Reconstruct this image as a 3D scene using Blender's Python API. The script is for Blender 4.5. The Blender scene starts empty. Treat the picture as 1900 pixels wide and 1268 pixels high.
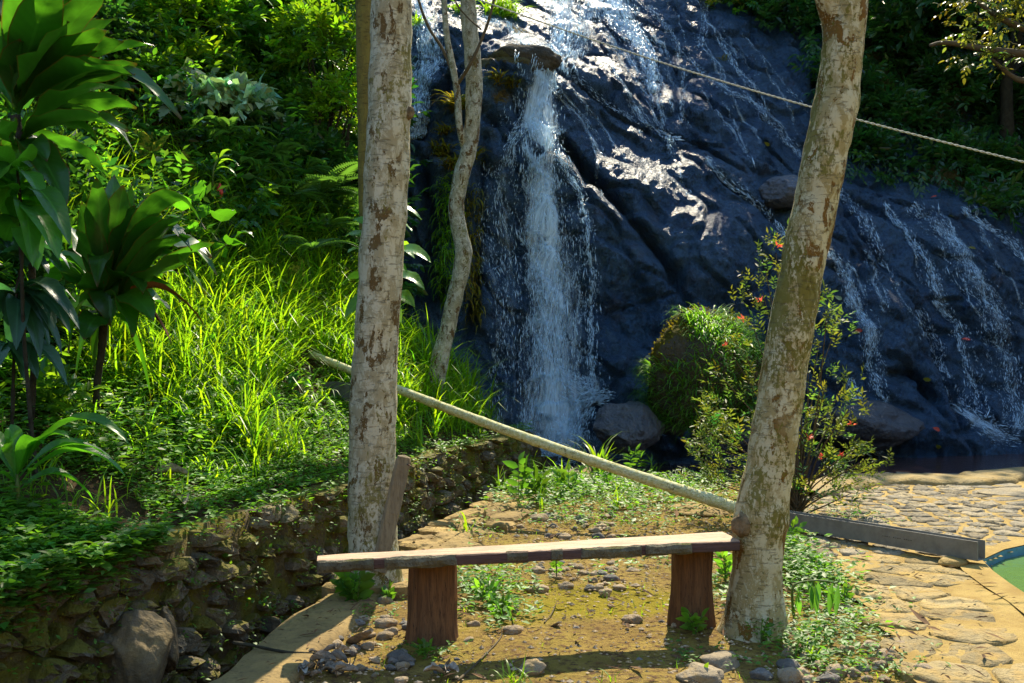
import bpy, bmesh, math, random
import numpy as np
from mathutils import Vector, Matrix, noise

random.seed(11)
rng = np.random.default_rng(11)
scene = bpy.context.scene
col = scene.collection

# ------------------------------------------------------------------ camera
FPX, CX, CY, CAMZ = 1864.0, 950.0, 634.0, 1.5      # focal length in photo pixels, centre, eye height
cam_d = bpy.data.cameras.new('camera')
cam_d.sensor_width = 36.0
cam_d.lens = 36.0 * FPX / 1900.0
cam_d.clip_start, cam_d.clip_end = 0.05, 600.0
cam = bpy.data.objects.new('camera', cam_d)
cam.location = (0, 0, CAMZ)
cam.rotation_euler = (math.radians(90), 0, 0)
col.objects.link(cam)
scene.camera = cam

# ------------------------------------------------------------------ sky, sun, exposure
SUN_EL, SUN_AZ = math.radians(50), math.radians(15)   # azimuth measured from +Y towards +X
world = bpy.data.worlds.new('World')
scene.world = world
world.use_nodes = True
wn = world.node_tree
wn.nodes.clear()
w_out = wn.nodes.new('ShaderNodeOutputWorld')
w_bg = wn.nodes.new('ShaderNodeBackground')
w_sky = wn.nodes.new('ShaderNodeTexSky')
w_sky.sky_type = 'NISHITA'
w_sky.sun_disc = False
w_sky.sun_elevation = SUN_EL
w_sky.sun_rotation = SUN_AZ
w_sky.air_density = 1.3
w_sky.dust_density = 0.0
w_sky.ozone_density = 1.6
w_bg.inputs['Strength'].default_value = 0.15
wn.links.new(w_sky.outputs[0], w_bg.inputs[0])
wn.links.new(w_bg.outputs[0], w_out.inputs[0])
sun_d = bpy.data.lights.new('sun', 'SUN')
sun_d.energy = 4.8
sun_d.angle = math.radians(0.55)
sun_d.color = (1.0, 0.88, 0.66)
sun = bpy.data.objects.new('sun', sun_d)
S = Vector((math.sin(SUN_AZ) * math.cos(SUN_EL), math.cos(SUN_AZ) * math.cos(SUN_EL), math.sin(SUN_EL)))
sun.rotation_euler = S.to_track_quat('Z', 'Y').to_euler()
sun.location = S * 60
col.objects.link(sun)
vs = scene.view_settings
vs.view_transform = 'Standard'
vs.look = 'None'
vs.gamma = 1.0
vs.exposure = 1.2
cy = scene.cycles
cy.use_denoising = True
cy.max_bounces = 6
cy.diffuse_bounces = 3
cy.glossy_bounces = 2
cy.transmission_bounces = 4
cy.transparent_max_bounces = 12
cy.caustics_reflective = False
cy.caustics_refractive = False
cy.sample_clamp_indirect = 4.0

# ------------------------------------------------------------------ small helpers
def P(px, py, d):
    return np.array([(px - CX) / FPX * d, d, CAMZ + (CY - py) / FPX * d])

def G(px, py, z=0.0):
    d = (CAMZ - z) * FPX / (py - CY)
    return np.array([(px - CX) / FPX * d, d, z])

def sstep(a, b, x):
    t = np.clip((np.asarray(x, float) - a) / (b - a), 0, 1)
    return t * t * (3 - 2 * t)

def norm(v):
    v = np.asarray(v, float)
    return v / (np.linalg.norm(v, axis=-1, keepdims=True) + 1e-9)

def tag(o, label=None, cat=None, group=None, kind=None):
    if label: o['label'] = label
    if cat: o['category'] = cat
    if group: o['group'] = group
    if kind: o['kind'] = kind
    return o

def empty(name, loc, label=None, cat=None, group=None):
    o = bpy.data.objects.new(name, None)
    o.empty_display_size = 0.05
    o.location = [float(c) for c in loc]
    col.objects.link(o)
    return tag(o, label, cat, group)

def fast_mesh(name, V, F, smooth=True, attrs=None):
    """V (n,3); F (m,k) or a list of such arrays; attrs name -> (n,4) point colours"""
    me = bpy.data.meshes.new(name)
    V = np.ascontiguousarray(V, dtype=np.float32)
    Fs = F if isinstance(F, list) else [F]
    Fs = [np.asarray(f, dtype=np.int32) for f in Fs if len(f)]
    loops = np.concatenate([f.ravel() for f in Fs])
    tot = np.concatenate([np.full(len(f), f.shape[1], dtype=np.int32) for f in Fs])
    start = np.concatenate([[0], np.cumsum(tot)[:-1]]).astype(np.int32)
    me.vertices.add(len(V)); me.vertices.foreach_set('co', V.ravel())
    me.loops.add(len(loops)); me.loops.foreach_set('vertex_index', loops)
    me.polygons.add(len(tot)); me.polygons.foreach_set('loop_start', start)
    me.polygons.foreach_set('loop_total', tot)
    me.polygons.foreach_set('use_smooth', np.full(len(tot), smooth, dtype=bool))
    if attrs:
        for k, a in attrs.items():
            at = me.attributes.new(k, 'FLOAT_COLOR', 'POINT')
            at.data.foreach_set('color', np.ascontiguousarray(a, dtype=np.float32).ravel())
    me.update(calc_edges=True)
    return me

def obj(name, me, mat=None, parent=None, loc=None):
    o = bpy.data.objects.new(name, me)
    if mat is not None and not me.materials:
        me.materials.append(mat)
    if parent is not None:
        o.parent = parent
    if loc is not None:
        o.location = [float(c) for c in loc]
    col.objects.link(o)
    return o

def rel(V, root):
    return np.asarray(V, float) - np.array(root.location)

def grid_faces(nu, nv, wrap=False):
    """quads for nu rows of nv verts"""
    i = np.arange(nu - 1)[:, None]; j = np.arange(nv if wrap else nv - 1)[None, :]
    a = i * nv + j; b = i * nv + (j + 1) % nv
    return np.stack([a, b, b + nv, a + nv], -1).reshape(-1, 4)

def nz(x, y, z, s=1.0, o=3, H=1.0):
    return noise.fractal((x * s, y * s, z * s), H, 2.0, o)

def nzv(V, s=1.0, o=3, off=0.0):
    return np.array([noise.fractal((float(a) * s + off, float(b) * s, float(c) * s), 1.0, 2.0, o) for a, b, c in V])

def frames(path):
    T = norm(np.gradient(path, axis=0))
    ref = np.array([0.13, 0.95, 0.2]) if abs(T[0][2]) > 0.6 else np.array([0, 0, 1.0])
    A = norm(np.cross(T, ref)); B = np.cross(T, A)
    return T, A, B

def resample(pts, n):
    pts = np.asarray(pts, float)
    t = np.linspace(0, 1, len(pts)); tt = np.linspace(0, 1, n)
    # Catmull-Rom
    out = []
    for q in tt:
        k = min(int(q * (len(pts) - 1)), len(pts) - 2); u = q * (len(pts) - 1) - k
        p0 = pts[max(k - 1, 0)]; p1 = pts[k]; p2 = pts[k + 1]; p3 = pts[min(k + 2, len(pts) - 1)]
        out.append(0.5 * ((2 * p1) + (-p0 + p2) * u + (2 * p0 - 5 * p1 + 4 * p2 - p3) * u * u + (-p0 + 3 * p1 - 3 * p2 + p3) * u ** 3))
    return np.array(out)

def tube(pts, rad, n_ring, n_side, rough=0.0, rs=6.0, caps=True):
    path = resample(pts, n_ring)
    r = resample(np.asarray(rad, float)[:, None], n_ring)[:, 0]
    T, A, B = frames(path)
    th = np.linspace(0, 2 * math.pi, n_side, endpoint=False)
    V = path[:, None] + (A[:, None] * np.cos(th)[None, :, None] + B[:, None] * np.sin(th)[None, :, None]) * r[:, None, None]
    if rough:
        flat = V.reshape(-1, 3)
        d = nzv(flat, rs, 3).reshape(n_ring, n_side)
        dirs = norm(V - path[:, None])
        V = V + dirs * (d * rough)[..., None]
    F = [grid_faces(n_ring, n_side, True)]
    V = V.reshape(-1, 3)
    if caps:
        c0 = len(V); V = np.vstack([V, path[:1], path[-1:]])
        j = np.arange(n_side); k = (j + 1) % n_side
        F.append(np.stack([np.full(n_side, c0), k, j], -1))
        o = (n_ring - 1) * n_side
        F.append(np.stack([np.full(n_side, c0 + 1), o + j, o + k], -1))
    return V, F

def join(parts):
    Vs, Qs, Ts, off = [], [], [], 0
    for V, F in parts:
        Fs = F if isinstance(F, list) else [F]
        for f in Fs:
            f = np.asarray(f) + off
            (Qs if f.shape[1] == 4 else Ts).append(f)
        Vs.append(V); off += len(V)
    out = []
    if Qs: out.append(np.vstack(Qs))
    if Ts: out.append(np.vstack(Ts))
    return np.vstack(Vs), out

# ------------------------------------------------------------------ node helpers
def new_mat(name):
    m = bpy.data.materials.new(name); m.use_nodes = True
    nt = m.node_tree; nt.nodes.clear()
    out = nt.nodes.new('ShaderNodeOutputMaterial')
    return m, nt, out

def nd(nt, t, ins=None, **props):
    n = nt.nodes.new(t)
    for k, v in props.items(): setattr(n, k, v)
    for k, v in (ins or {}).items():
        s = n.inputs[k]
        if isinstance(v, bpy.types.NodeSocket): nt.links.new(v, s)
        else: s.default_value = v
    return n

def c4(c): return (c[0], c[1], c[2], 1.0)

def mix(nt, f, a, b, blend='MIX'):
    n = nt.nodes.new('ShaderNodeMix'); n.data_type = 'RGBA'; n.blend_type = blend
    for s, v in ((n.inputs[0], f), (n.inputs[6], a), (n.inputs[7], b)):
        if isinstance(v, bpy.types.NodeSocket): nt.links.new(v, s)
        else: s.default_value = v if isinstance(v, float) else c4(v)
    return n.outputs[2]

def math_(nt, op, a, b=0.0, clamp=False):
    n = nt.nodes.new('ShaderNodeMath'); n.operation = op; n.use_clamp = clamp
    for s, v in ((n.inputs[0], a), (n.inputs[1], b)):
        if isinstance(v, bpy.types.NodeSocket): nt.links.new(v, s)
        else: s.default_value = v
    return n.outputs[0]

def ramp(nt, f, lo, hi):
    n = nt.nodes.new('ShaderNodeMapRange'); n.interpolation_type = 'SMOOTHSTEP'
    nt.links.new(f, n.inputs[0]); n.inputs[1].default_value = lo; n.inputs[2].default_value = hi
    return n.outputs[0]

def coords(nt, scale=(1, 1, 1), kind='Object'):
    tc = nt.nodes.new('ShaderNodeTexCoord'); mp = nt.nodes.new('ShaderNodeMapping')
    mp.inputs['Scale'].default_value = scale
    nt.links.new(tc.outputs[kind], mp.inputs[0])
    return mp.outputs[0]

def geo_pos(nt, scale=(1, 1, 1)):
    g = nt.nodes.new('ShaderNodeNewGeometry'); mp = nt.nodes.new('ShaderNodeMapping')
    mp.inputs['Scale'].default_value = scale
    nt.links.new(g.outputs['Position'], mp.inputs[0])
    return mp.outputs[0]

def tex_noise(nt, vec, scale, detail=4.0, rough=0.6, dist=0.0):
    return nd(nt, 'ShaderNodeTexNoise', {'Vector': vec, 'Scale': scale, 'Detail': detail, 'Roughness': rough, 'Distortion': dist}).outputs[0]

def tex_vor(nt, vec, scale, feature='F1', out=0):
    return nd(nt, 'ShaderNodeTexVoronoi', {'Vector': vec, 'Scale': scale}, feature=feature).outputs[out]

def bump(nt, h, strength, dist, normal=None):
    ins = {'Height': h, 'Strength': strength, 'Distance': dist}
    if normal is not None: ins['Normal'] = normal
    return nd(nt, 'ShaderNodeBump', ins).outputs[0]

def attr(nt, name):
    return nd(nt, 'ShaderNodeAttribute', attribute_name=name)

def principled(nt, out, color, rough, normal=None, spec=0.5, **kw):
    ins = {'Base Color': color if isinstance(color, bpy.types.NodeSocket) else c4(color), 'Roughness': rough, 'Specular IOR Level': spec}
    if normal is not None: ins['Normal'] = normal
    ins.update(kw)
    b = nd(nt, 'ShaderNodeBsdfPrincipled', ins)
    nt.links.new(b.outputs[0], out.inputs[0])
    return b
# ------------------------------------------------------------------ materials
def leaf_mat(name, base, trans, tfac=0.45, rough=0.4, vary=0.35, spec=0.4):
    m, nt, out = new_mat(name)
    t = attr(nt, 'tint')
    g = nd(nt, 'ShaderNodeNewGeometry')
    oi = nd(nt, 'ShaderNodeObjectInfo')
    ns = tex_noise(nt, geo_pos(nt), 9.0, 2.0)
    f = math_(nt, 'ADD', math_(nt, 'MULTIPLY', ns, vary * 1.4), 1.0 - vary * 0.7)
    f = math_(nt, 'MULTIPLY', f, math_(nt, 'ADD', math_(nt, 'MULTIPLY', oi.outputs['Random'], 0.3), 0.85))
    fc = nd(nt, 'ShaderNodeCombineColor', {0: f, 1: f, 2: f}).outputs[0]
    tc = mix(nt, 1.0, t.outputs['Color'], fc, 'MULTIPLY')
    cb = mix(nt, 1.0, tc, base, 'MULTIPLY')
    ct = mix(nt, 1.0, tc, trans, 'MULTIPLY')
    b = nd(nt, 'ShaderNodeBsdfPrincipled', {'Base Color': cb, 'Roughness': rough, 'Specular IOR Level': spec})
    tr = nd(nt, 'ShaderNodeBsdfTranslucent', {'Color': ct})
    mx = nd(nt, 'ShaderNodeMixShader', {0: tfac, 1: b.outputs[0], 2: tr.outputs[0]})
    nt.links.new(mx.outputs[0], out.inputs[0])
    return m

def strap_leaf_mat(name, base, trans, tfac, edge=None, veins=14.0, rough=0.3, vein_amt=0.25):
    """big leaves: attribute 'leafuv' = (across -1..1, along 0..1)"""
    m, nt, out = new_mat(name)
    uv = attr(nt, 'leafuv')
    sp = nd(nt, 'ShaderNodeSeparateColor', {0: uv.outputs['Color']})
    u, v = sp.outputs[0], sp.outputs[1]
    au = math_(nt, 'ABSOLUTE', math_(nt, 'SUBTRACT', math_(nt, 'MULTIPLY', u, 2.0), 1.0))
    w = math_(nt, 'SINE', math_(nt, 'MULTIPLY', math_(nt, 'SUBTRACT', v, math_(nt, 'MULTIPLY', au, 0.12)), veins * 6.28))
    oi = nd(nt, 'ShaderNodeObjectInfo')
    r = math_(nt, 'ADD', math_(nt, 'MULTIPLY', oi.outputs['Random'], 0.6), 0.7)
    ns = tex_noise(nt, geo_pos(nt), 14.0, 4.0)
    f = math_(nt, 'ADD', math_(nt, 'MULTIPLY', w, vein_amt * 0.14), math_(nt, 'ADD', math_(nt, 'MULTIPLY', ns, 0.5), 0.75))
    f = math_(nt, 'MULTIPLY', f, r)
    fc = nd(nt, 'ShaderNodeCombineColor', {0: f, 1: f, 2: f}).outputs[0]
    rib = math_(nt, 'SUBTRACT', 1.0, ramp(nt, au, 0.03, 0.1))
    cb = mix(nt, 1.0, fc, base, 'MULTIPLY')
    cb = mix(nt, math_(nt, 'MULTIPLY', rib, 0.5), cb, tuple(min(1, c * 2.2) for c in base))
    ct = mix(nt, 1.0, fc, trans, 'MULTIPLY')
    if edge:
        e = math_(nt, 'MAXIMUM', ramp(nt, au, 0.9, 1.0), ramp(nt, v, 0.93, 1.0))
        cb = mix(nt, math_(nt, 'MULTIPLY', e, 0.7), cb, edge); ct = mix(nt, math_(nt, 'MULTIPLY', e, 0.7), ct, edge)
    bmp = bump(nt, math_(nt, 'ADD', w, math_(nt, 'MULTIPLY', rib, -3.0)), 0.10, 0.002)
    b = nd(nt, 'ShaderNodeBsdfPrincipled', {'Base Color': cb, 'Roughness': rough, 'Specular IOR Level': 0.5, 'Normal': bmp})
    tr = nd(nt, 'ShaderNodeBsdfTranslucent', {'Color': ct})
    mx = nd(nt, 'ShaderNodeMixShader', {0: tfac, 1: b.outputs[0], 2: tr.outputs[0]})
    nt.links.new(mx.outputs[0], out.inputs[0])
    return m

def variegated_mat(name):
    m, nt, out = new_mat(name)
    p = geo_pos(nt)
    n1 = tex_noise(nt, p, 26.0, 5.0, 0.7)
    f = ramp(nt, n1, 0.42, 0.58)
    cb = mix(nt, f, (0.05, 0.16, 0.015), (0.42, 0.45, 0.06))
    ct = mix(nt, f, (0.10, 0.35, 0.02), (0.65, 0.62, 0.05))
    b = nd(nt, 'ShaderNodeBsdfPrincipled', {'Base Color': cb, 'Roughness': 0.4})
    tr = nd(nt, 'ShaderNodeBsdfTranslucent', {'Color': ct})
    mx = nd(nt, 'ShaderNodeMixShader', {0: 0.45, 1: b.outputs[0], 2: tr.outputs[0]})
    nt.links.new(mx.outputs[0], out.inputs[0])
    return m

def bark_mat(name, pale, mid, brown, moss, brown_lo=0.52, moss_lo=0.62, zs=0.55, scale=1.0):
    m, nt, out = new_mat(name)
    p = geo_pos(nt, (scale, scale, scale * zs))
    pr = geo_pos(nt, (scale, scale, scale * 5.0))
    warp = nd(nt, 'ShaderNodeVectorMath', {0: p, 1: nd(nt, 'ShaderNodeTexNoise', {'Vector': p, 'Scale': 9.0, 'Detail': 4.0}).outputs['Color']}, operation='ADD').outputs[0]
    n_big = tex_noise(nt, p, 9.5, 6.0, 0.62, 0.5)
    n_pat = tex_noise(nt, p, 16.0, 6.0, 0.7, 0.5)
    n_fine = tex_noise(nt, p, 60.0, 4.0, 0.7)
    ring = tex_noise(nt, pr, 14.0, 3.0, 0.6, 0.3)
    f_mid = ramp(nt, n_pat, 0.44, 0.54)
    c = mix(nt, f_mid, pale, mid)
    # round lichen spots
    vd = tex_vor(nt, warp, 26.0)
    spots = math_(nt, 'MULTIPLY', math_(nt, 'SUBTRACT', 1.0, ramp(nt, vd, 0.22, 0.30)), ramp(nt, tex_noise(nt, p, 6.0), 0.46, 0.52))
    # peeled brown plates with sharp edges
    f_b = ramp(nt, math_(nt, 'ADD', n_big, math_(nt, 'MULTIPLY', math_(nt, 'SUBTRACT', n_fine, 0.5), 0.32)), brown_lo, brown_lo + 0.025)
    f_b = math_(nt, 'MULTIPLY', f_b, ramp(nt, tex_noise(nt, geo_pos(nt, (scale, scale, scale * .6)), 2.6, 2.0), 0.30, 0.44))
    cbr = mix(nt, n_fine, brown, tuple(c_ * 0.45 for c_ in brown))
    c = mix(nt, f_b, c, cbr)
    c = mix(nt, spots, c, tuple(min(1, q * 1.12) for q in pale))
    n_m = tex_noise(nt, geo_pos(nt, (scale, scale, scale * 0.5)), 3.1, 6.0, 0.68, 0.8)
    f_m = ramp(nt, math_(nt, 'ADD', n_m, math_(nt, 'MULTIPLY', math_(nt, 'SUBTRACT', n_fine, 0.5), 0.6)), moss_lo, moss_lo + 0.05)
    c = mix(nt, math_(nt, 'MULTIPLY', f_m, 0.85), c, moss)
    # thin ring creases
    cr = ramp(nt, ring, 0.585, 0.62)
    c = mix(nt, math_(nt, 'MULTIPLY', cr, 0.5), c, tuple(q * 0.35 for q in mid))
    # fine random darkening over the whole bark
    f = mix(nt, 1.0, c, mix(nt, math_(nt, 'MULTIPLY', n_fine, 0.5), (1, 1, 1), (0.6, 0.6, 0.6)), 'MULTIPLY')
    h = math_(nt, 'SUBTRACT', math_(nt, 'ADD', math_(nt, 'MULTIPLY', n_fine, 0.5), math_(nt, 'MULTIPLY', spots, 0.5)), math_(nt, 'ADD', math_(nt, 'MULTIPLY', f_b, 0.8), math_(nt, 'MULTIPLY', cr, 0.6)))
    b1 = bump(nt, h, 0.7, 0.012)
    b2 = bump(nt, tex_noise(nt, p, 8.0, 3.0), 0.4, 0.03, b1)
    principled(nt, out, f, 0.85, b2, 0.2)
    return m

def rock_mat(name, c1, c2, c3, rough=0.8, scale=6.0, bstr=0.8, bdist=0.03, moss=None, moss_lo=0.55, spec=0.3, local=False, stain=None):
    m, nt, out = new_mat(name)
    p = coords(nt) if local else geo_pos(nt)
    n1 = tex_noise(nt, p, scale, 6.0, 0.65, 0.3)
    n2 = tex_noise(nt, p, scale * 6, 5.0, 0.7)
    n3 = tex_noise(nt, p, scale * 0.35, 3.0)
    c = mix(nt, ramp(nt, n1, 0.35, 0.65), c1, c2)
    c = mix(nt, ramp(nt, n2, 0.5, 0.75), c, c3)
    oi = nd(nt, 'ShaderNodeObjectInfo')
    v = math_(nt, 'ADD', math_(nt, 'MULTIPLY', oi.outputs['Random'], 0.6), 0.7)
    c = mix(nt, 1.0, c, nd(nt, 'ShaderNodeCombineColor', {0: v, 1: v, 2: math_(nt, 'MULTIPLY', v, 1.0)}).outputs[0], 'MULTIPLY')
    if stain:
        c = mix(nt, math_(nt, 'MULTIPLY', ramp(nt, tex_noise(nt, p, scale * 0.8, 4.0, 0.6, 0.5), 0.5, 0.62), 0.7), c, stain)
    if moss:
        g = nd(nt, 'ShaderNodeNewGeometry')
        up = nd(nt, 'ShaderNodeSeparateXYZ', {0: g.outputs['Normal']}).outputs[2]
        k = math_(nt, 'ADD', n3, math_(nt, 'ADD', math_(nt, 'MULTIPLY', up, 0.18), math_(nt, 'MULTIPLY', math_(nt, 'SUBTRACT', n2, 0.5), 0.3)))
        mm = mix(nt, n2, moss, tuple(q * 0.4 for q in moss))
        c = mix(nt, ramp(nt, k, moss_lo, moss_lo + 0.12), c, mm)
    b1 = bump(nt, n2, bstr * 0.6, bdist * 0.4)
    b2 = bump(nt, n1, bstr, bdist, b1)
    principled(nt, out, c, rough, b2, spec)
    return m

def cliff_material():
    m, nt, out = new_mat('wet_basalt')
    p = geo_pos(nt)
    ps = geo_pos(nt, (1.0, 0.6, 0.55))
    z = attr(nt, 'zone')                       # R moss/soil, G dry pale film
    zs = nd(nt, 'ShaderNodeSeparateColor', {0: z.outputs['Color']})
    n1 = tex_noise(nt, p, 1.3, 6.0, 0.65, 0.4)
    n2 = tex_noise(nt, p, 9.0, 7.0, 0.72, 0.2)
    n3 = tex_noise(nt, ps, 34.0, 5.0, 0.7)
    c = mix(nt, ramp(nt, n1, 0.35, 0.68), (0.014, 0.062, 0.140), (0.055, 0.130, 0.225))  # blue of the sky's reflection is put into these rock tones
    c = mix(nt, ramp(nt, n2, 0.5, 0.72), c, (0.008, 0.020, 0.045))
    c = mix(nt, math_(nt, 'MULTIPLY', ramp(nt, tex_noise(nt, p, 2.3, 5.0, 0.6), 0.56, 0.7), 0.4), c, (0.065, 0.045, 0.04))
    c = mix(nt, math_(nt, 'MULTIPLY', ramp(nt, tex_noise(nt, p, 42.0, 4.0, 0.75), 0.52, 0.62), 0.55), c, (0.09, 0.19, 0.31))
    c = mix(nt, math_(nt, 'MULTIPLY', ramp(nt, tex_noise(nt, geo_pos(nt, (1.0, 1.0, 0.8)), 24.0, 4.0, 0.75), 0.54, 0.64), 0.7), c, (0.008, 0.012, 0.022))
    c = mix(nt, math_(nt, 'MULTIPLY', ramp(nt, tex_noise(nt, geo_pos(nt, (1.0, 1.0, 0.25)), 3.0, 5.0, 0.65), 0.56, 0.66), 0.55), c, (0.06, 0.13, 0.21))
    km = math_(nt, 'ADD', zs.outputs[0], math_(nt, 'MULTIPLY', math_(nt, 'SUBTRACT', n2, 0.5), 0.9))
    c = mix(nt, ramp(nt, km, 0.45, 0.6), c, mix(nt, n3, (0.20, 0.14, 0.03), (0.07, 0.075, 0.015)))
    rg = math_(nt, 'ADD', math_(nt, 'MULTIPLY', n2, 0.30), 0.24)
    rg = math_(nt, 'ADD', rg, math_(nt, 'MULTIPLY', ramp(nt, km, 0.45, 0.6), 0.5))
    vor = tex_vor(nt, geo_pos(nt, (1, 1, 0.7)), 16.0)
    h = math_(nt, 'ADD', n2, math_(nt, 'MULTIPLY', vor, 0.25))
    b0 = bump(nt, tex_noise(nt, p, 60.0, 4.0, 0.7), 1.0, 0.035)
    b1 = bump(nt, n3, 1.0, 0.09, b0)
    b2 = bump(nt, h, 1.0, 0.22, b1)
    principled(nt, out, c, rg, b2, 0.45)
    return m

def ground_material():
    m, nt, out = new_mat('soil')
    p = geo_pos(nt)
    z = attr(nt, 'zone')                       # R bank earth, G yellow moss, B darker earth of ditch and pond floor
    zs = nd(nt, 'ShaderNodeSeparateColor', {0: z.outputs['Color']})
    n1 = tex_noise(nt, p, 2.2, 6.0, 0.65, 0.3)
    n2 = tex_noise(nt, p, 22.0, 6.0, 0.75)
    n3 = tex_noise(nt, p, 90.0, 4.0, 0.7)
    c = mix(nt, ramp(nt, n1, 0.35, 0.65), (0.36, 0.25, 0.06), (0.24, 0.155, 0.038))
    c = mix(nt, math_(nt, 'MULTIPLY', ramp(nt, tex_noise(nt, p, 1.4, 5.0, 0.7), 0.47, 0.6), 0.55), c, (0.27, 0.215, 0.03))
    c = mix(nt, ramp(nt, n2, 0.48, 0.62), c, (0.12, 0.065, 0.03))
    c = mix(nt, ramp(nt, n3, 0.6, 0.75), c, (0.46, 0.33, 0.14))
    bank = mix(nt, n2, (0.10, 0.055, 0.022), (0.035, 0.030, 0.012))
    c = mix(nt, zs.outputs[0], c, bank)
    km = math_(nt, 'ADD', zs.outputs[1], math_(nt, 'MULTIPLY', math_(nt, 'SUBTRACT', n2, 0.5), 1.4))
    c = mix(nt, ramp(nt, km, 0.45, 0.75), c, mix(nt, n3, (0.34, 0.25, 0.012), (0.19, 0.17, 0.010)))
    c = mix(nt, zs.outputs[2], c, mix(nt, n2, (0.05, 0.035, 0.02), (0.02, 0.016, 0.012)))
    b1 = bump(nt, n3, 0.6, 0.008)
    b2 = bump(nt, n2, 1.0, 0.05, b1)
    principled(nt, out, c, 0.92, b2, 0.15)
    return m

def mortar_material():
    m, nt, out = new_mat('mortar')
    p = geo_pos(nt)
    n1 = tex_noise(nt, p, 3.0, 5.0, 0.65)
    n2 = tex_noise(nt, p, 40.0, 6.0, 0.75)
    c = mix(nt, ramp(nt, n1, 0.35, 0.65), (0.38, 0.27, 0.085), (0.28, 0.185, 0.05))
    c = mix(nt, ramp(nt, n2, 0.52, 0.72), c, (0.22, 0.14, 0.07))
    principled(nt, out, c, 0.9, bump(nt, n2, 0.8, 0.02), 0.2)
    return m

def wood_material(name, c1, c2, dark, axis='x', rough=0.75, bstr=0.5):
    m, nt, out = new_mat(name)
    p = coords(nt, {'x': (0.7, 9, 9), 'z': (9, 9, 0.7)}[axis])
    p2 = coords(nt)
    n1 = tex_noise(nt, p, 5.0, 6.0, 0.65, 0.8)
    n2 = tex_noise(nt, p, 22.0, 4.0, 0.7)
    n3 = tex_noise(nt, p2, 3.5, 4.0, 0.6)
    c = mix(nt, ramp(nt, n1, 0.35, 0.65), c1, c2)
    c = mix(nt, ramp(nt, n2, 0.55, 0.7), c, dark)
    c = mix(nt, math_(nt, 'MULTIPLY', ramp(nt, n3, 0.5, 0.7), 0.35), c, dark)
    b = bump(nt, math_(nt, 'ADD', n1, math_(nt, 'MULTIPLY', n2, 0.6)), bstr, 0.008)
    principled(nt, out, c, rough, b, 0.25)
    return m

def plain(name, color, rough=0.6, spec=0.4, ns=30.0, amt=0.35, bstr=0.3, bdist=0.01, metal=0.0):
    m, nt, out = new_mat(name)
    p = geo_pos(nt)
    n = tex_noise(nt, p, ns, 5.0, 0.7)
    c = mix(nt, ramp(nt, n, 0.35, 0.7), color, tuple(q * (1 - amt) for q in color))
    principled(nt, out, c, rough, bump(nt, n, bstr, bdist), spec, Metallic=metal)
    return m

def water_surface(name, color, rough=0.06, wave=0.25, scale=5.0, dirt=None):
    m, nt, out = new_mat(name)
    p = geo_pos(nt)
    n = tex_noise(nt, p, scale, 3.0, 0.55, 0.5)
    c = mix(nt, tex_noise(nt, p, 0.9, 3.0), color, dirt or tuple(q * 0.6 for q in color))
    principled(nt, out, c, rough, bump(nt, n, wave, 0.03), 0.5, IOR=1.33)
    return m

def white_water(name, ribbon):
    m, nt, out = new_mat(name)
    df = nd(nt, 'ShaderNodeBsdfPrincipled', {'Base Color': (0.62, 0.85, 1.0, 1), 'Roughness': 0.18, 'Specular IOR Level': 0.6})
    tr = nd(nt, 'ShaderNodeBsdfTranslucent', {'Color': (0.75, 0.90, 1.0, 1)})
    mx = nd(nt, 'ShaderNodeMixShader', {0: 0.35, 1: df.outputs[0], 2: tr.outputs[0]})
    if not ribbon:
        nt.links.new(mx.outputs[0], out.inputs[0]); return m
    uv = attr(nt, 'flow')
    sp = nd(nt, 'ShaderNodeSeparateColor', {0: uv.outputs['Color']})
    u, v, dn = sp.outputs
    au = math_(nt, 'ABSOLUTE', u)
    p = nd(nt, 'ShaderNodeCombineXYZ', {0: math_(nt, 'MULTIPLY', uv.outputs['Alpha'], 1.0), 1: math_(nt, 'MULTIPLY', v, 0.07)}).outputs[0]
    n1 = tex_noise(nt, p, 34.0, 4.0, 0.7, 0.3)
    n2 = tex_noise(nt, p, 6.0, 4.0, 0.6, 0.5)
    k = math_(nt, 'ADD', math_(nt, 'MULTIPLY', n1, 0.75), math_(nt, 'MULTIPLY', n2, 0.55))
    edge = math_(nt, 'MULTIPLY', math_(nt, 'POWER', au, 2.0), 0.32)
    k = math_(nt, 'SUBTRACT', math_(nt, 'ADD', k, math_(nt, 'MULTIPLY', math_(nt, 'SUBTRACT', dn, 0.5), 0.5)), edge)
    a = math_(nt, 'MULTIPLY', ramp(nt, k, 0.52, 1.0), 0.9)
    tp = nd(nt, 'ShaderNodeBsdfTransparent')
    m2 = nd(nt, 'ShaderNodeMixShader', {0: a, 1: tp.outputs[0], 2: mx.outputs[0]})
    nt.links.new(m2.outputs[0], out.inputs[0])
    return m

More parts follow.
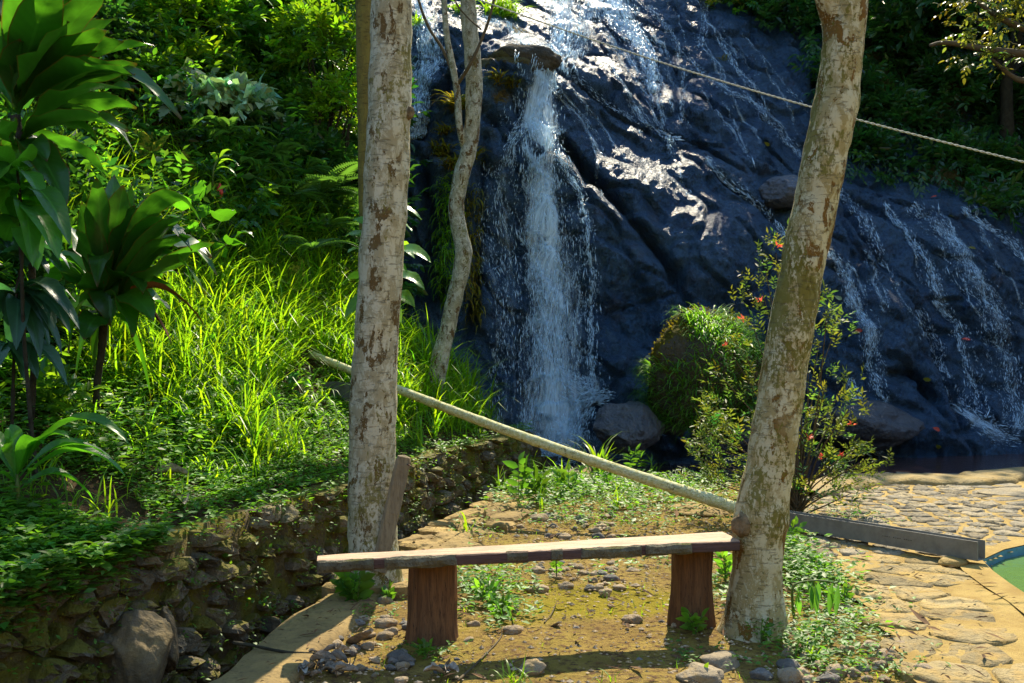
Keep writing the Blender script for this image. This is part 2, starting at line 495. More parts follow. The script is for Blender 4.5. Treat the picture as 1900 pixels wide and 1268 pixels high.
M = {}
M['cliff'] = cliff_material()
M['soil'] = ground_material()
M['mortar'] = mortar_material()
M['ledge'] = rock_mat('ledge_concrete', (0.32, 0.22, 0.075), (0.22, 0.15, 0.055), (0.09, 0.065, 0.03), 0.9, 4.0, 0.9, 0.05, moss=(0.22, 0.17, 0.03), moss_lo=0.75)
M['cobblegrey'] = rock_mat('grey_paving_stone', (0.20, 0.175, 0.125), (0.26, 0.21, 0.12), (0.10, 0.085, 0.065), 0.85, 5.0, 1.0, 0.06)
M['farmortar'] = plain('pale_mortar', (0.44, 0.36, 0.19), .9, .2, 9, .45, .8, .02)
M['flag'] = rock_mat('flagstone', (0.23, 0.18, 0.085), (0.28, 0.20, 0.07), (0.10, 0.075, 0.04), 0.85, 5.0, 1.0, 0.06, stain=(0.31, 0.205, 0.06))
M['wallstone'] = rock_mat('wall_stone', (0.12, 0.105, 0.075), (0.17, 0.13, 0.07), (0.045, 0.04, 0.03), 0.85, 9.0, 1.0, 0.05, moss=(0.15, 0.135, 0.010), moss_lo=0.52)
M['wallcore'] = rock_mat('mossy_wall_earth', (0.085, 0.06, 0.03), (0.14, 0.105, 0.03), (0.04, 0.033, 0.018), 0.95, 12.0, 1.0, 0.06, moss=(0.19, 0.165, 0.012), moss_lo=0.50)
M['pebble'] = rock_mat('river_stone', (0.36, 0.27, 0.16), (0.27, 0.22, 0.155), (0.17, 0.125, 0.08), 0.8, 1.6, 0.5, 0.12, local=True, stain=(0.36, 0.23, 0.085))
M['greypebble'] = rock_mat('grey_river_stone', (0.13, 0.125, 0.115), (0.20, 0.175, 0.14), (0.07, 0.065, 0.06), 0.75, 1.6, 0.5, 0.12, local=True)
M['boulder'] = rock_mat('boulder_rock', (0.16, 0.115, 0.05), (0.10, 0.08, 0.05), (0.24, 0.165, 0.06), 0.8, 4.0, 0.8, 0.05, moss=(0.16, 0.13, 0.02), moss_lo=0.72)
M['wetboulder'] = rock_mat('wet_boulder_rock', (0.035, 0.045, 0.062), (0.06, 0.065, 0.075), (0.018, 0.022, 0.03), 0.35, 5.0, 1.0, 0.10, spec=0.7)
M['mossrock'] = rock_mat('moss_capped_rock', (0.045, 0.045, 0.04), (0.07, 0.062, 0.045), (0.025, 0.025, 0.022), 0.95, 4.0, 1.0, 0.10, moss=(0.10, 0.085, 0.012), moss_lo=0.60, spec=.1)
M['bark_pale'] = bark_mat('pale_lichen_bark', (0.54, 0.50, 0.35), (0.35, 0.305, 0.18), (0.19, 0.12, 0.04), (0.19, 0.165, 0.035), 0.568, 0.575)
M['bark_mossy'] = bark_mat('mossy_lichen_bark', (0.52, 0.47, 0.29), (0.33, 0.27, 0.12), (0.24, 0.125, 0.022), (0.145, 0.13, 0.016), 0.555, 0.54)
M['bark_thin'] = bark_mat('thin_tree_bark', (0.42, 0.42, 0.33), (0.27, 0.26, 0.17), (0.16, 0.10, 0.035), (0.13, 0.13, 0.03), 0.56, 0.58, scale=1.4)
M['bark_olive'] = bark_mat('olive_bark', (0.19, 0.155, 0.035), (0.15, 0.12, 0.03), (0.12, 0.08, 0.02), (0.16, 0.14, 0.02), 0.66, 0.66)
M['twig'] = plain('twig_bark', (0.10, 0.075, 0.04), 0.8, 0.2)
M['twig_dark'] = plain('dark_stem_bark', (0.040, 0.036, 0.020), 0.85, 0.2, 18, .6, 1.0, .02)
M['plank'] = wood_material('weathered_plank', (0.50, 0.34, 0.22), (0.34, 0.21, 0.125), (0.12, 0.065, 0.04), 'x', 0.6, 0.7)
M['plankedge'] = wood_material('brown_shaded_plank_edge', (0.11, 0.065, 0.055), (0.075, 0.045, 0.04), (0.035, 0.022, 0.018), 'x', 0.8, 0.8)
M['plankbark'] = rock_mat('plank_bark_crust', (0.10, 0.085, 0.05), (0.16, 0.15, 0.10), (0.05, 0.035, 0.022), 0.95, 14.0, 1.0, 0.03, moss=(0.15, 0.14, 0.04), moss_lo=0.62)
M['stump'] = wood_material('stump_wood', (0.19, 0.095, 0.04), (0.105, 0.052, 0.024), (0.028, 0.016, 0.010), 'z', 0.9, 1.0)
M['stake'] = wood_material('grey_stake_wood', (0.27, 0.21, 0.12), (0.19, 0.145, 0.085), (0.08, 0.06, 0.035), 'z', 0.85, 0.8)
M['bamboo'] = bark_mat('bamboo_skin', (0.66, 0.65, 0.40), (0.55, 0.52, 0.24), (0.34, 0.28, 0.10), (0.33, 0.30, 0.08), 0.62, 0.60, 1.0, 2.0)
M['gutter'] = plain('grey_gutter_metal', (0.20, 0.195, 0.175), 0.55, 0.4, 9.0, 0.35, 0.1, 0.004)
M['print'] = plain('faint_stamped_print', (0.085, 0.08, 0.07), 0.7, 0.2)
M['rope'] = plain('pale_rope', (0.55, 0.53, 0.42), 0.8, 0.2, 80.0)
M['pond'] = water_surface('pond_water', (0.045, 0.028, 0.030), 0.05, 0.35, 9.0, (0.06, 0.035, 0.028))
M['pool'] = water_surface('green_pool_water', (0.11, 0.20, 0.045), 0.12, 0.3, 6.0, (0.08, 0.16, 0.05))
M['poolwall'] = plain('blue_pool_paint', (0.07, 0.22, 0.34), 0.5, 0.4, 6.0, 0.3)
M['ribbon'] = white_water('white_water_sheet', True)
M['drops'] = white_water('white_water_drops', False)
M['deadleaf'] = plain('dead_leaf', (0.30, 0.24, 0.18), 0.85, 0.2, 30, 0.6, 0.6, 0.02)
M['greyleaf'] = plain('grey_dead_leaf', (0.40, 0.35, 0.28), 0.95, 0.2, 30, 0.6, 0.6, 0.02)
M['brownleaf'] = plain('brown_dry_leaf', (0.26, 0.10, 0.03), 0.7, 0.3, 20, 0.5)
M['tarp'] = plain('slate_sheet', (0.10, 0.115, 0.14), 0.5, 0.4, 12, 0.4)
M['red'] = plain('red_petal', (0.75, 0.08, 0.05), 0.5, 0.3)

M['grass'] = leaf_mat('grass_blade', (0.08, 0.20, 0.006), (0.36, 0.62, 0.010), 0.52, 0.4)
M['herb'] = leaf_mat('ground_herb', (0.075, 0.20, 0.02), (0.22, 0.48, 0.02), 0.45, 0.5)
M['leaf_bright'] = leaf_mat('bright_jungle_leaf', (0.07, 0.18, 0.008), (0.32, 0.56, 0.01), 0.45, 0.38)
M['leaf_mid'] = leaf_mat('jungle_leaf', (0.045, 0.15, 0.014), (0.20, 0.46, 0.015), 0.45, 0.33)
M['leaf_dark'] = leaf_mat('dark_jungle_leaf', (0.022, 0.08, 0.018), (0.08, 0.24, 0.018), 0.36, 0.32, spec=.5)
M['leaf_pale'] = leaf_mat('pale_vine_leaf', (0.28, 0.42, 0.26), (0.30, 0.55, 0.16), 0.35, 0.45)
M['leaf_shrub'] = leaf_mat('shrub_leaf', (0.09, 0.15, 0.03), (0.24, 0.34, 0.03), 0.4, 0.5, spec=.25)
M['leaf_gold'] = leaf_mat('golden_leaf', (0.15, 0.15, 0.015), (0.50, 0.45, 0.02), 0.45, 0.4)
M['fern'] = leaf_mat('fern_frond', (0.055, 0.14, 0.03), (0.16, 0.36, 0.03), 0.4, 0.45)
M['moss'] = leaf_mat('moss_tuft', (0.15, 0.135, 0.015), (0.28, 0.25, 0.015), 0.4, 0.9, spec=.05)
M['drac'] = strap_leaf_mat('dracaena_leaf', (0.026, 0.10, 0.012), (0.09, 0.31, 0.010), 0.44, edge=(0.16, 0.05, 0.01), rough=0.34)
M['broad'] = strap_leaf_mat('broad_leaf', (0.045, 0.17, 0.018), (0.14, 0.46, 0.012), 0.5, rough=0.35)
M['bluegreen'] = strap_leaf_mat('bluegreen_leaf', (0.028, 0.085, 0.045), (0.06, 0.22, 0.05), 0.35, rough=0.33)
M['philo'] = strap_leaf_mat('climber_leaf', (0.07, 0.22, 0.03), (0.32, 0.60, 0.02), 0.5, rough=0.3)
M['dumb'] = variegated_mat('variegated_leaf')
M['leaf_olive'] = leaf_mat('olive_leaf', (0.07, 0.09, 0.015), (0.22, 0.24, 0.02), 0.4, 0.4)
M['litter'] = plain('dry_litter', (0.17, 0.095, 0.045), .9, .2, 6, .6)
M['stoneground'] = rock_mat('rough_ground_stone', (0.24, 0.19, 0.115), (0.15, 0.125, 0.09), (0.10, 0.08, 0.055), 0.85, 9.0, 0.9, 0.03, stain=(0.29, 0.20, 0.08))
# ------------------------------------------------------------------ terrain
WY = np.array([-8.0, 0.0, 4.26, 4.8, 5.83, 7.28, 9.46, 11.8])
WXv = np.array([-5.2, -3.45, -2.17, -1.95, -1.66, -1.21, -0.66, 0.20])
EY = np.array([-8.0, 0.0, 4.41, 6.27, 8.0, 10.1, 11.2])
EXv = np.array([-3.6, -1.95, -1.30, -1.04, -0.62, -0.10, 0.32])
def WX(y): return np.interp(y, WY, WXv)
def EX(y): return np.interp(y, EY, EXv)
POND_Z = -0.13

def Hbase(x, y):
    x = np.asarray(x, float); y = np.asarray(y, float)
    w = WX(y); e = EX(y)
    path = np.zeros_like(x)
    # pond basin behind the paved strip
    pond = sstep(10.75, 11.1, y) * sstep(0.15, 0.6, x)
    path = path - 0.42 * pond
    ditch = (1 - sstep(e - 0.06, e, x)) * (1 - sstep(11.2, 11.8, y) * 0.3)
    z = path * (1 - ditch) - 0.42 * ditch
    dist = np.clip((w - 0.12 - x) * 0.92, 0, None)
    s = np.interp(y, [0, 4, 5.5, 7, 9, 11, 15], [0.22, 0.26, 0.36, 0.52, 0.85, 1.0, 1.05])
    bank = 0.45 + s * np.minimum(dist, 2.2) + np.clip(dist - 2.2, 0, 6) * np.maximum(s, 0.7) * 0.95 + np.clip(dist - 8.2, 0, 40) * 0.3
    bank = bank + 1.1 * sstep(-1.35, -2.25, x) * sstep(9.4, 12.6, y)
    yb = 11.45 + np.clip(-1.0 - x, 0, 6) * 1.5
    k = 1 - sstep(yb, yb + 0.9, y)
    bank = bank * k - 0.4 * (1 - k)
    on = (1 - sstep(w - 0.16, w - 0.10, x)) * (1 - sstep(11.75, 11.95, y) * (x > -1.0))
    z = z * (1 - on) + bank * on
    # excavation of the pool
    z = z - 0.7 * (y < 8.9) * (y > 3.9) * (np.interp(y, [3.9, 5.75, 6.85, 7.3, 9.0], [2.62, 2.98, 3.22, 3.85, 6.4]) < x) * (x < 7)
    # far hills: behind the cliff and all round
    back = sstep(17.5, 30, y) * 15.0
    z = np.maximum(z, np.where(y > 17.5, back - 0.4, -9))
    right = sstep(9.5, 22, x) * sstep(-6, 14, y) * 9.0
    z = np.maximum(z, np.where(x > 9.5, right, -9))
    r = np.hypot(x, y - 8)
    z = np.maximum(z, sstep(28, 110, r) * 26 - 0.5)
    return z

def H1(x, y): return float(Hbase(np.array([x]), np.array([y]))[0])

def hit(px, py, d0=2.5, d1=30.0):
    """first point of the terrain along a photo pixel's ray"""
    d = np.arange(d0, d1, 0.03)
    X = (px - CX) / FPX * d; Z = CAMZ + (CY - py) / FPX * d
    b = np.where(Z <= Hbase(X, d))[0]
    i = b[0] if len(b) else len(d) - 1
    return np.array([X[i], d[i], Z[i]])

def axis(breaks):
    out = []
    for a, b, st in breaks: out.append(np.arange(a, b, st))
    return np.concatenate(out)
gx = axis([(-160, -20, 7), (-20, -7, 0.6), (-7, -3, 0.16), (-3, 4.6, 0.045), (4.6, 10, 0.25), (10, 30, 1.5), (30, 161, 7)])
gy = axis([(-120, -10, 7), (-10, 2, 0.6), (2, 3.6, 0.14), (3.6, 8.5, 0.045), (8.5, 13, 0.07), (13, 18, 0.25), (18, 40, 1.0), (40, 190, 8)])
XX, YY = np.meshgrid(gx, gy)
ZZ = Hbase(XX, YY)
flatV = np.stack([XX.ravel(), YY.ravel(), np.zeros(XX.size)], -1)
n_a = nzv(flatV, 1.1, 3).reshape(XX.shape)
n_b = nzv(flatV, 7.0, 3, 5.0).reshape(XX.shape)
onbank = 1 - sstep(WX(YY) - 0.16, WX(YY) - 0.10, XX)
inditch = (1 - sstep(EX(YY) - 0.06, EX(YY), XX)) * (1 - onbank)
ZZ = ZZ + (n_a * 0.02 + n_b * 0.008) * (1 + onbank * 2.0) * (1 - 0.0 * inditch) + inditch * n_b * 0.04
zone = np.zeros((XX.size, 4)); zone[:, 3] = 1
zone[:, 0] = onbank.ravel()
zone[:, 2] = np.maximum(inditch, sstep(10.6, 11.2, YY) * (XX > 0)).ravel()
def blob(px, py, rx, ry):
    g = G(px, py)
    return np.exp(-(((XX - g[0]) / rx) ** 2 + ((YY - g[1]) / ry) ** 2))
moss = 0.9 * blob(1080, 1125, .5, .34) + 0.6 * blob(1000, 1085, .5, .25) + 0.5 * blob(1330, 950, .5, .5) + 0.45 * blob(900, 1195, .3, .12) + 0.4 * blob(620, 1170, .15, .5) + 0.8 * blob(1190, 1110, .25, .28) + 0.55 * blob(840, 1170, .22, .14) + 0.5 * blob(1300, 1075, .3, .4) + 0.5 * blob(960, 1160, .2, .12)
zone[:, 1] = np.clip(moss, 0, 1).ravel()
gme = fast_mesh('ground', np.stack([XX.ravel(), YY.ravel(), ZZ.ravel()], -1), grid_faces(*XX.shape), True, {'zone': zone})
ground = tag(obj('ground', gme, M['soil']), 'ochre soil path, grassy bank and hillside round the waterfall', kind='structure')

# ------------------------------------------------------------------ cliff
ctrl = [(640,760,12.9),(700,730,12.7),(800,760,12.75),(880,800,12.85),(950,838,12.95),(1050,840,12.95),(1150,840,13.2),(1300,840,13.5),(1500,845,13.9),(1650,850,14.1),(1800,840,14.3),(1900,815,14.6),(2100,815,15.1),
 (640,600,13.2),(720,600,13.0),(850,600,13.05),(1000,600,13.4),(1100,600,13.45),(1250,600,13.9),(1450,600,14.5),(1600,620,14.8),(1750,600,15.3),(1900,600,15.7),(2150,600,16.2),
 (600,400,14.5),(720,400,13.4),(850,380,13.35),(1000,400,13.65),(1100,400,13.75),(1200,400,14.1),(1350,400,14.8),(1450,400,15.5),(1600,430,16.0),(1750,400,16.6),(1900,470,16.6),(2150,520,17.0),
 (700,260,14.0),(770,260,13.7),(900,230,13.75),(990,250,13.75),(1100,260,14.9),(1250,260,16.1),(1400,260,17.0),(1500,300,17.4),
 (680,130,15.2),(780,140,14.5),(900,120,14.25),(1000,140,14.35),(1150,130,16.9),(1300,130,18.4),(1450,150,18.9),
 (700,0,16.8),(780,0,16.6),(1000,20,17.6),(1150,0,19.8),(1300,0,20.8),(1450,0,21.2),
 (700,-150,20.2),(900,-150,20.8),(1150,-180,24.0),(1400,-180,24.8),
 (1580,310,18.2),(1680,300,18.8),(1800,310,18.9),(1950,380,18.9),(2150,420,19.2),(1600,120,20.0),(1800,120,20.6),(2100,150,21.0),(1650,-100,22.5),(2000,-100,23.0),
 (950,950,12.6),(1300,950,13.0),(1700,950,13.6),(2100,950,14.6),(640,900,12.6)]
cp = np.array([P(*c) for c in ctrl])
cxz, cd = cp[:, [0, 2]], cp[:, 1]
def tps(r2): return 0.5 * r2 * np.log(r2 + 1e-9)
def _fit():
    n = len(cd)
    r2 = ((cxz[:, None] - cxz[None]) ** 2).sum(-1)
    A = np.zeros((n + 3, n + 3))
    A[:n, :n] = tps(r2) + np.eye(n) * 0.03
    A[:n, n] = 1; A[:n, n + 1:] = cxz; A[n, :n] = 1; A[n + 1:, :n] = cxz.T
    return np.linalg.solve(A, np.concatenate([cd, [0, 0, 0]]))
_w = _fit()
def D0(x, z):
    x = np.asarray(x, float); z = np.asarray(z, float)
    q = np.stack([x.ravel(), z.ravel()], -1)
    out = np.full(len(q), _w[len(cd)]) + q @ _w[len(cd) + 1:]
    for i in range(len(cd)):
        out += _w[i] * tps(((q - cxz[i]) ** 2).sum(-1))
    return out.reshape(x.shape)

def on_cliff(px, py):
    d = 14.5
    for _ in range(30):
        p = P(px, py, d)
        d = 0.5 * d + 0.5 * float(D0(np.array([p[0]]), np.array([p[2]]))[0])
    p = P(px, py, d)
    return p

def poly_dist(x, z, pts):
    """distance to a polyline, signed side and parameter"""
    best = np.full(x.shape, 1e9); side = np.zeros(x.shape); tt = np.zeros(x.shape)
    n = len(pts) - 1
    for i in range(n):
        a, b = pts[i], pts[i + 1]; ab = b - a
        t = np.clip(((x - a[0]) * ab[0] + (z - a[1]) * ab[1]) / (ab @ ab), 0, 1)
        dx = x - a[0] - t * ab[0]; dz = z - a[1] - t * ab[1]
        d = np.hypot(dx, dz); m = d < best
        best = np.where(m, d, best); side = np.where(m, np.sign(ab[0] * dz - ab[1] * dx), side); tt = np.where(m, (i + t) / n, tt)
    return best, side, tt

def cpoly(pix): return np.array([on_cliff(*p)[[0, 2]] for p in pix])

# cracks (pixels, half width m, depth m) and faults: the side below/left stands proud
CR = [([(1035,240),(1080,300),(1120,345),(1180,410),(1235,475),(1262,535)], .13, .42),
      ([(1300,300),(1345,340),(1400,375),(1450,430),(1500,500)], .07, .22),
      ([(1690,560),(1735,640),(1765,740),(1780,800)], .09, .3),
      ([(1560,360),(1600,430),(1660,500)], .1, .25),
      ([(870,120),(800,180),(775,260)], .10, .25),
      ([(780,300),(800,420),(790,560)], .12, .3),
      ([(900,250),(890,400),(880,560),(860,640)], .10, .2),
      ([(760,450),(800,520),(850,620)], .05, .12),
      ([(1200,230),(1300,265),(1390,320)], .05, .14),
      ([(1640,690),(1700,700),(1740,750)], .12, .3),
      ([(1130,580),(1200,560),(1260,540)], .05, .1)]
FA = [([(1020,125),(1060,150),(1130,200),(1200,240),(1290,290),(1400,350),(1440,420),(1520,480),(1600,490)], .32, .35),
      ([(880,240),(940,235),(990,245),(1040,300)], .22, .22),
      ([(780,200),(830,130),(900,95),(1010,95)], .25, .28),
      ([(1560,470),(1640,510),(1700,580),(1760,700),(1800,800)], .4, .4),
      ([(1150,60),(1230,110),(1330,160),(1430,230)], .25, .22),
      ([(1100,100),(1180,95),(1220,150)], .2, .2),
      ([(980,60),(1100,30),(1250,60)], .2, .25),
      ([(1580,360),(1700,372),(1780,368),(1900,440)], .3, .3)]
BU = [(950,130,.45,.33,.55),(900,180,.35,.3,.25),(1130,150,.55,.35,.35),(1270,200,.5,.3,.25),(1300,310,.45,.25,.22),(1200,330,.6,.4,.2),(1330,480,.7,.6,.25),
      (870,320,.35,.5,.25),(860,520,.4,.6,.25),(1480,360,.4,.3,.45),(1640,620,.5,.6,.35),(1620,750,.5,.3,.35),(1700,800,.6,.25,.3),(1030,300,.3,.25,.18),(1060,60,.4,.25,.3),(1160,30,.5,.2,.3),(820,60,.4,.4,.3),(1830,560,.5,.7,.25),(1180,700,.4,.4,.3)]
CRp = [(cpoly(a), w, d) for a, w, d in CR]
FAp = [(cpoly(a), w, d) for a, w, d in FA]
BUp = [(on_cliff(a, b), rx, rz, am) for a, b, rx, rz, am in BU]

def cliff_depth(x, z, fine=True):
    D = D0(x, z)
    for pts, w, dp in CRp:
        d, s, t = poly_dist(x, z, pts)
        D = D + dp * 1.35 * np.exp(-(d / (w * .62)) ** 1.5) * np.clip(6 * np.minimum(t + .05, 1.05 - t), 0, 1)
    for pts, w, am in FAp:
        d, s, t = poly_dist(x, z, pts)
        ends = np.clip(5 * np.minimum(t + .02, 1.02 - t), 0, 1)
        # below/left side proud, with a sharp lip at the line
        D = D + np.where(s > 0, am * 0.55 * np.exp(-(d / (w * 0.5))), -am * 0.55 * np.exp(-(d / w))) * ends
    for p, rx, rz, am in BUp:
        q = ((x - p[0]) / rx) ** 2 + ((z - p[2]) / rz) ** 2
        D = D - am * np.exp(-q ** 1.5)
    sh = x.shape
    V = np.stack([x.ravel(), z.ravel() * 0.8, np.zeros(x.size)], -1)
    D = D + (nzv(V, 0.7, 4) * 0.17).reshape(sh)
    qd = (V[:, 1] / .8 * .85 + V[:, 0] * .42) + nzv(V, .9, 3, 21.0) * .28
    saw = qd / .62 - np.floor(qd / .62)
    amp = np.clip(.5 + 1.3 * nzv(V, .6, 2, 31.0), 0.1, 1)
    D = D + ((np.where(saw < .88, saw / .88, (1 - saw) / .12) - .5) * -.22 * amp).reshape(sh)
    rid = np.array([noise.ridged_multi_fractal((a * 1.1 + 3, b * 1.1 + 0.35 * a, 0.0), 1.0, 2.1, 5, 0.9, 2.0) for a, b, c in V]).reshape(sh)
    D = D - (rid - 1.2) * 0.10
    # broken facets: fracture network and pitted skin
    fr = np.zeros(len(V)); pit = np.zeros(len(V))
    for i, (a, b, c) in enumerate(V):
        w = noise.noise((a * 1.3, b * 1.3, 4.0)) * 0.35
        dv, _ = noise.voronoi((a * 1.15 + w, b * 1.7 + 0.6 * a + w, 0.0))
        fr[i] = min(dv[1] - dv[0], 0.22)
        dp, _ = noise.voronoi((a * 5.0, b * 6.5, 2.0))
        pit[i] = min(dp[0], 0.5)
    D = D - ((np.minimum(fr, .16) - 0.16) * 1.0).reshape(sh) + ((0.5 - pit) * 0.09).reshape(sh) + (nzv(V, 12.0, 3, 3.0) * 0.028).reshape(sh)
    if fine:
        D = D + (nzv(V, 4.5, 5, 9.0) * 0.075).reshape(sh)
    return D

cxs = axis([(-5.0, -2.2, .12), (-2.2, 8.4, .03), (8.4, 12.5, .15)])
czs = axis([(-0.8, -0.2, .1), (-0.2, 8.4, .03), (8.4, 12.0, .2)])
CXX, CZZ = np.meshgrid(cxs, czs)
CD = cliff_depth(CXX, CZZ)
def on_rock(x, z):
    """bilinear look-up on the finished cliff: depth"""
    x = np.asarray(x, float); z = np.asarray(z, float)
    i = np.clip(np.searchsorted(cxs, x) - 1, 0, len(cxs) - 2); j = np.clip(np.searchsorted(czs, z) - 1, 0, len(czs) - 2)
    u = (x - cxs[i]) / (cxs[i + 1] - cxs[i]); v = (z - czs[j]) / (czs[j + 1] - czs[j])
    return (CD[j, i] * (1 - u) + CD[j, i + 1] * u) * (1 - v) + (CD[j + 1, i] * (1 - u) + CD[j + 1, i + 1] * u) * v
def rock_at(px, py):
    d = 14.5
    for _ in range(40):
        p = P(px, py, d); d = 0.6 * d + 0.4 * float(on_rock(p[0], p[2]))
    return P(px, py, d)
def rock_normal(x, z, e=0.08):
    gx_ = (on_rock(x + e, z) - on_rock(x - e, z)) / (2 * e); gz_ = (on_rock(x, z + e) - on_rock(x, z - e)) / (2 * e)
    return norm(np.stack([gx_, -np.ones_like(gx_), gz_], -1))
czone = np.zeros((CXX.size, 4)); czone[:, 3] = 1
mz = np.zeros(CXX.shape)
for px, py, rx, rz, am in [(960,118,.5,.2,1.0),(905,120,.3,.2,.7),(930,180,.25,.25,.6),(1290,250,.2,.1,.3),(960,50,.3,.3,.7),(850,200,.2,.3,.6),(870,470,.25,.9,.55),(1650,770,.4,.12,.4),(1850,330,2.2,.6,.9),(1700,150,2.2,1.6,.8),(2000,200,2.2,1.6,.8)]:
    p = on_cliff(px, py)
    mz = np.maximum(mz, am * np.exp(-(((CXX - p[0]) / rx) ** 2 + ((CZZ - p[2]) / rz) ** 2)))
czone[:, 0] = mz.ravel()
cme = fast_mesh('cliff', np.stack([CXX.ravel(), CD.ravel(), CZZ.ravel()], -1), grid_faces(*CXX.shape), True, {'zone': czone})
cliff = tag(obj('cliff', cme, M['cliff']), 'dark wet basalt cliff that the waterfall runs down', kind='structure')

# ------------------------------------------------------------------ pond
pv = np.array([(0.15, 10.6), (12.5, 10.6), (12.5, 17), (0.15, 17)]); 
pg_x = np.linspace(-1.3, 12.5, 60); pg_y = np.linspace(10.85, 17.5, 40)
PX, PY = np.meshgrid(pg_x, pg_y)
pond = tag(obj('pond', fast_mesh('pond', np.stack([PX.ravel(), PY.ravel(), np.full(PX.size, POND_Z)], -1), grid_faces(*PX.shape)), M['pond']), 'dark brown pond at the foot of the cliff', kind='structure')

# ------------------------------------------------------------------ voronoi pieces (stones that fit each other)
def clip_poly(poly, p, q):
    """keep the half plane nearer to p than to q"""
    n = q - p; c = n @ (p + q) * 0.5
    out = []
    for i in range(len(poly)):
        a, b = poly[i], poly[(i + 1) % len(poly)]
        da, db = n @ a - c, n @ b - c
        if da <= 0: out.append(a)
        if (da < 0) != (db < 0):
            t = da / (da - db); out.append(a + (b - a) * t)
    return out

def voronoi(pts, radius):
    cells = []
    for i, p in enumerate(pts):
        d = ((pts - p) ** 2).sum(1); near = np.argsort(d)[1:22]
        poly = [p + radius * np.array(v) for v in ((-1, -1), (1, -1), (1, 1), (-1, 1))]
        for k in near:
            poly = clip_poly(poly, p, pts[k])
            if len(poly) < 3: break
        cells.append(np.array(poly) if len(poly) >= 3 else None)
    return cells

def jitter_grid(x0, x1, y0, y1, step, jit, asp=1.0):
    out = []; r = 0
    y = y0
    while y < y1:
        x = x0 + (step * asp * 0.5 if r % 2 else 0)
        while x < x1:
            out.append((x + random.uniform(-jit, jit) * step * asp, y + random.uniform(-jit, jit) * step)); x += step * asp * random.uniform(0.8, 1.2)
        y += step; r += 1
    return np.array(out)

def cobble(poly, gap, height, bev, tilt=0.0, wob=0.0, sub=2):
    """polygon (2d) -> prism with rounded shoulders; returns local verts (x, y, h) and faces"""
    c = poly.mean(0)
    # cut corners and add mid points so the outline is uneven
    pts = []
    n = len(poly)
    for i in range(n):
        a, b = poly[i], poly[(i + 1) % n]
        L = np.linalg.norm(b - a)
        if L < 0.012: continue
        for t in ((0.16, 0.5, 0.84) if L > 0.08 else (0.3, 0.7)):
            pts.append(a + (b - a) * t)
    if len(pts) < 4: return None
    pts = np.array(pts)
    r = np.linalg.norm(pts - c, axis=1, keepdims=True)
    d = (pts - c) / (r + 1e-6)
    pts = c + d * np.maximum(r - gap * (0.6 + 0.8 * rng.random((len(pts), 1))), 0.01)
    r = np.linalg.norm(pts - c, axis=1, keepdims=True)
    tx, ty = rng.normal(0, tilt, 2)
    def lift(p2, h, w=1.0):
        q = p2 - c
        return np.concatenate([p2, (h + w * (q[:, :1] * tx + q[:, 1:] * ty) + w * rng.normal(0, wob, (len(p2), 1)))], 1)
    rings = [lift(pts, -0.06, 0), lift(pts, height * 0.45), lift(c + d * np.maximum(r - bev, r * 0.55), height * 0.92), lift(c + d * r * 0.45, height * 1.06)]
    V = np.vstack(rings + [lift(c[None], height * 1.08)])
    m = len(pts)
    F4 = grid_faces(4, m, True)
    j = np.arange(m)
    F3 = np.stack([3 * m + j, 3 * m + (j + 1) % m, np.full(m, 4 * m)], -1)
    return V, [F4, F3], c

# ------------------------------------------------------------------ paved area (right)
def inside(p, poly):
    c = False; n = len(poly)
    for i in range(n):
        a, b = poly[i], poly[(i + 1) % n]
        if (a[1] > p[1]) != (b[1] > p[1]) and p[0] < (b[0] - a[0]) * (p[1] - a[1]) / (b[1] - a[1]) + a[0]: c = not c
    return c
pool_poly = [G(1818, 1052)[:2], G(1860, 1032)[:2], G(1905, 1020)[:2] + np.array([.1, .05]), np.array([6.2, 8.9]), np.array([7.2, 4.0]), np.array([2.55, 3.9]), G(1905, 1122)[:2], G(1870, 1098)[:2], G(1836, 1072)[:2]]
pave_poly = [G(x, y)[:2] for x, y in ((1475,985),(1470,1010),(1520,1040),(1560,1085),(1600,1140),(1650,1200),(1690,1268))] + [np.array([1.55, 3.2]), np.array([2.1, 2.2]), np.array([7.5, 2.2]), np.array([7.8, 10.6]), G(1640, 893)[:2], G(1560, 905)[:2], G(1500, 930)[:2]]
mp = []
for x in np.arange(0.9, 7.8, 0.06):
    for y in np.arange(2.2, 10.75, 0.09): mp.append((x, y))
def sheet(poly, z, name, mat, step=0.08):
    """flat sheet filling a polygon (grid cells whose centre lies inside)"""
    po = np.array(poly); x0, y0 = po.min(0); x1, y1 = po.max(0)
    xs = np.arange(x0, x1 + step, step); ys = np.arange(y0, y1 + step, step)
    X, Y = np.meshgrid(xs, ys)
    Z = z + 0.012 * np.array([nz(a, b, 0, 2.2) for a, b in zip(X.ravel(), Y.ravel())])
    F = grid_faces(*X.shape); cen = np.stack([X.ravel(), Y.ravel()], -1)[F].mean(1)
    keep = np.array([inside(c, poly) and not inside(c, pool_poly) for c in cen])
    return np.stack([X.ravel(), Y.ravel(), Z], -1), F[keep]
V, F = sheet(pave_poly, 0.028, 'pavement', M['mortar'], 0.07)
pavement = tag(obj('pavement', fast_mesh('pavement', V, F), M['mortar']), 'irregular stone paving set in pale mortar beside the pool', kind='structure')
pts = np.vstack([jitter_grid(1.0, 4.6, 3.6, 6.9, 0.29, 0.38, 1.2), jitter_grid(1.0, 4.6, 7.0, 10.7, 0.215, 0.36, 1.1)])
cells = voronoi(pts, 0.6)
nst = 0
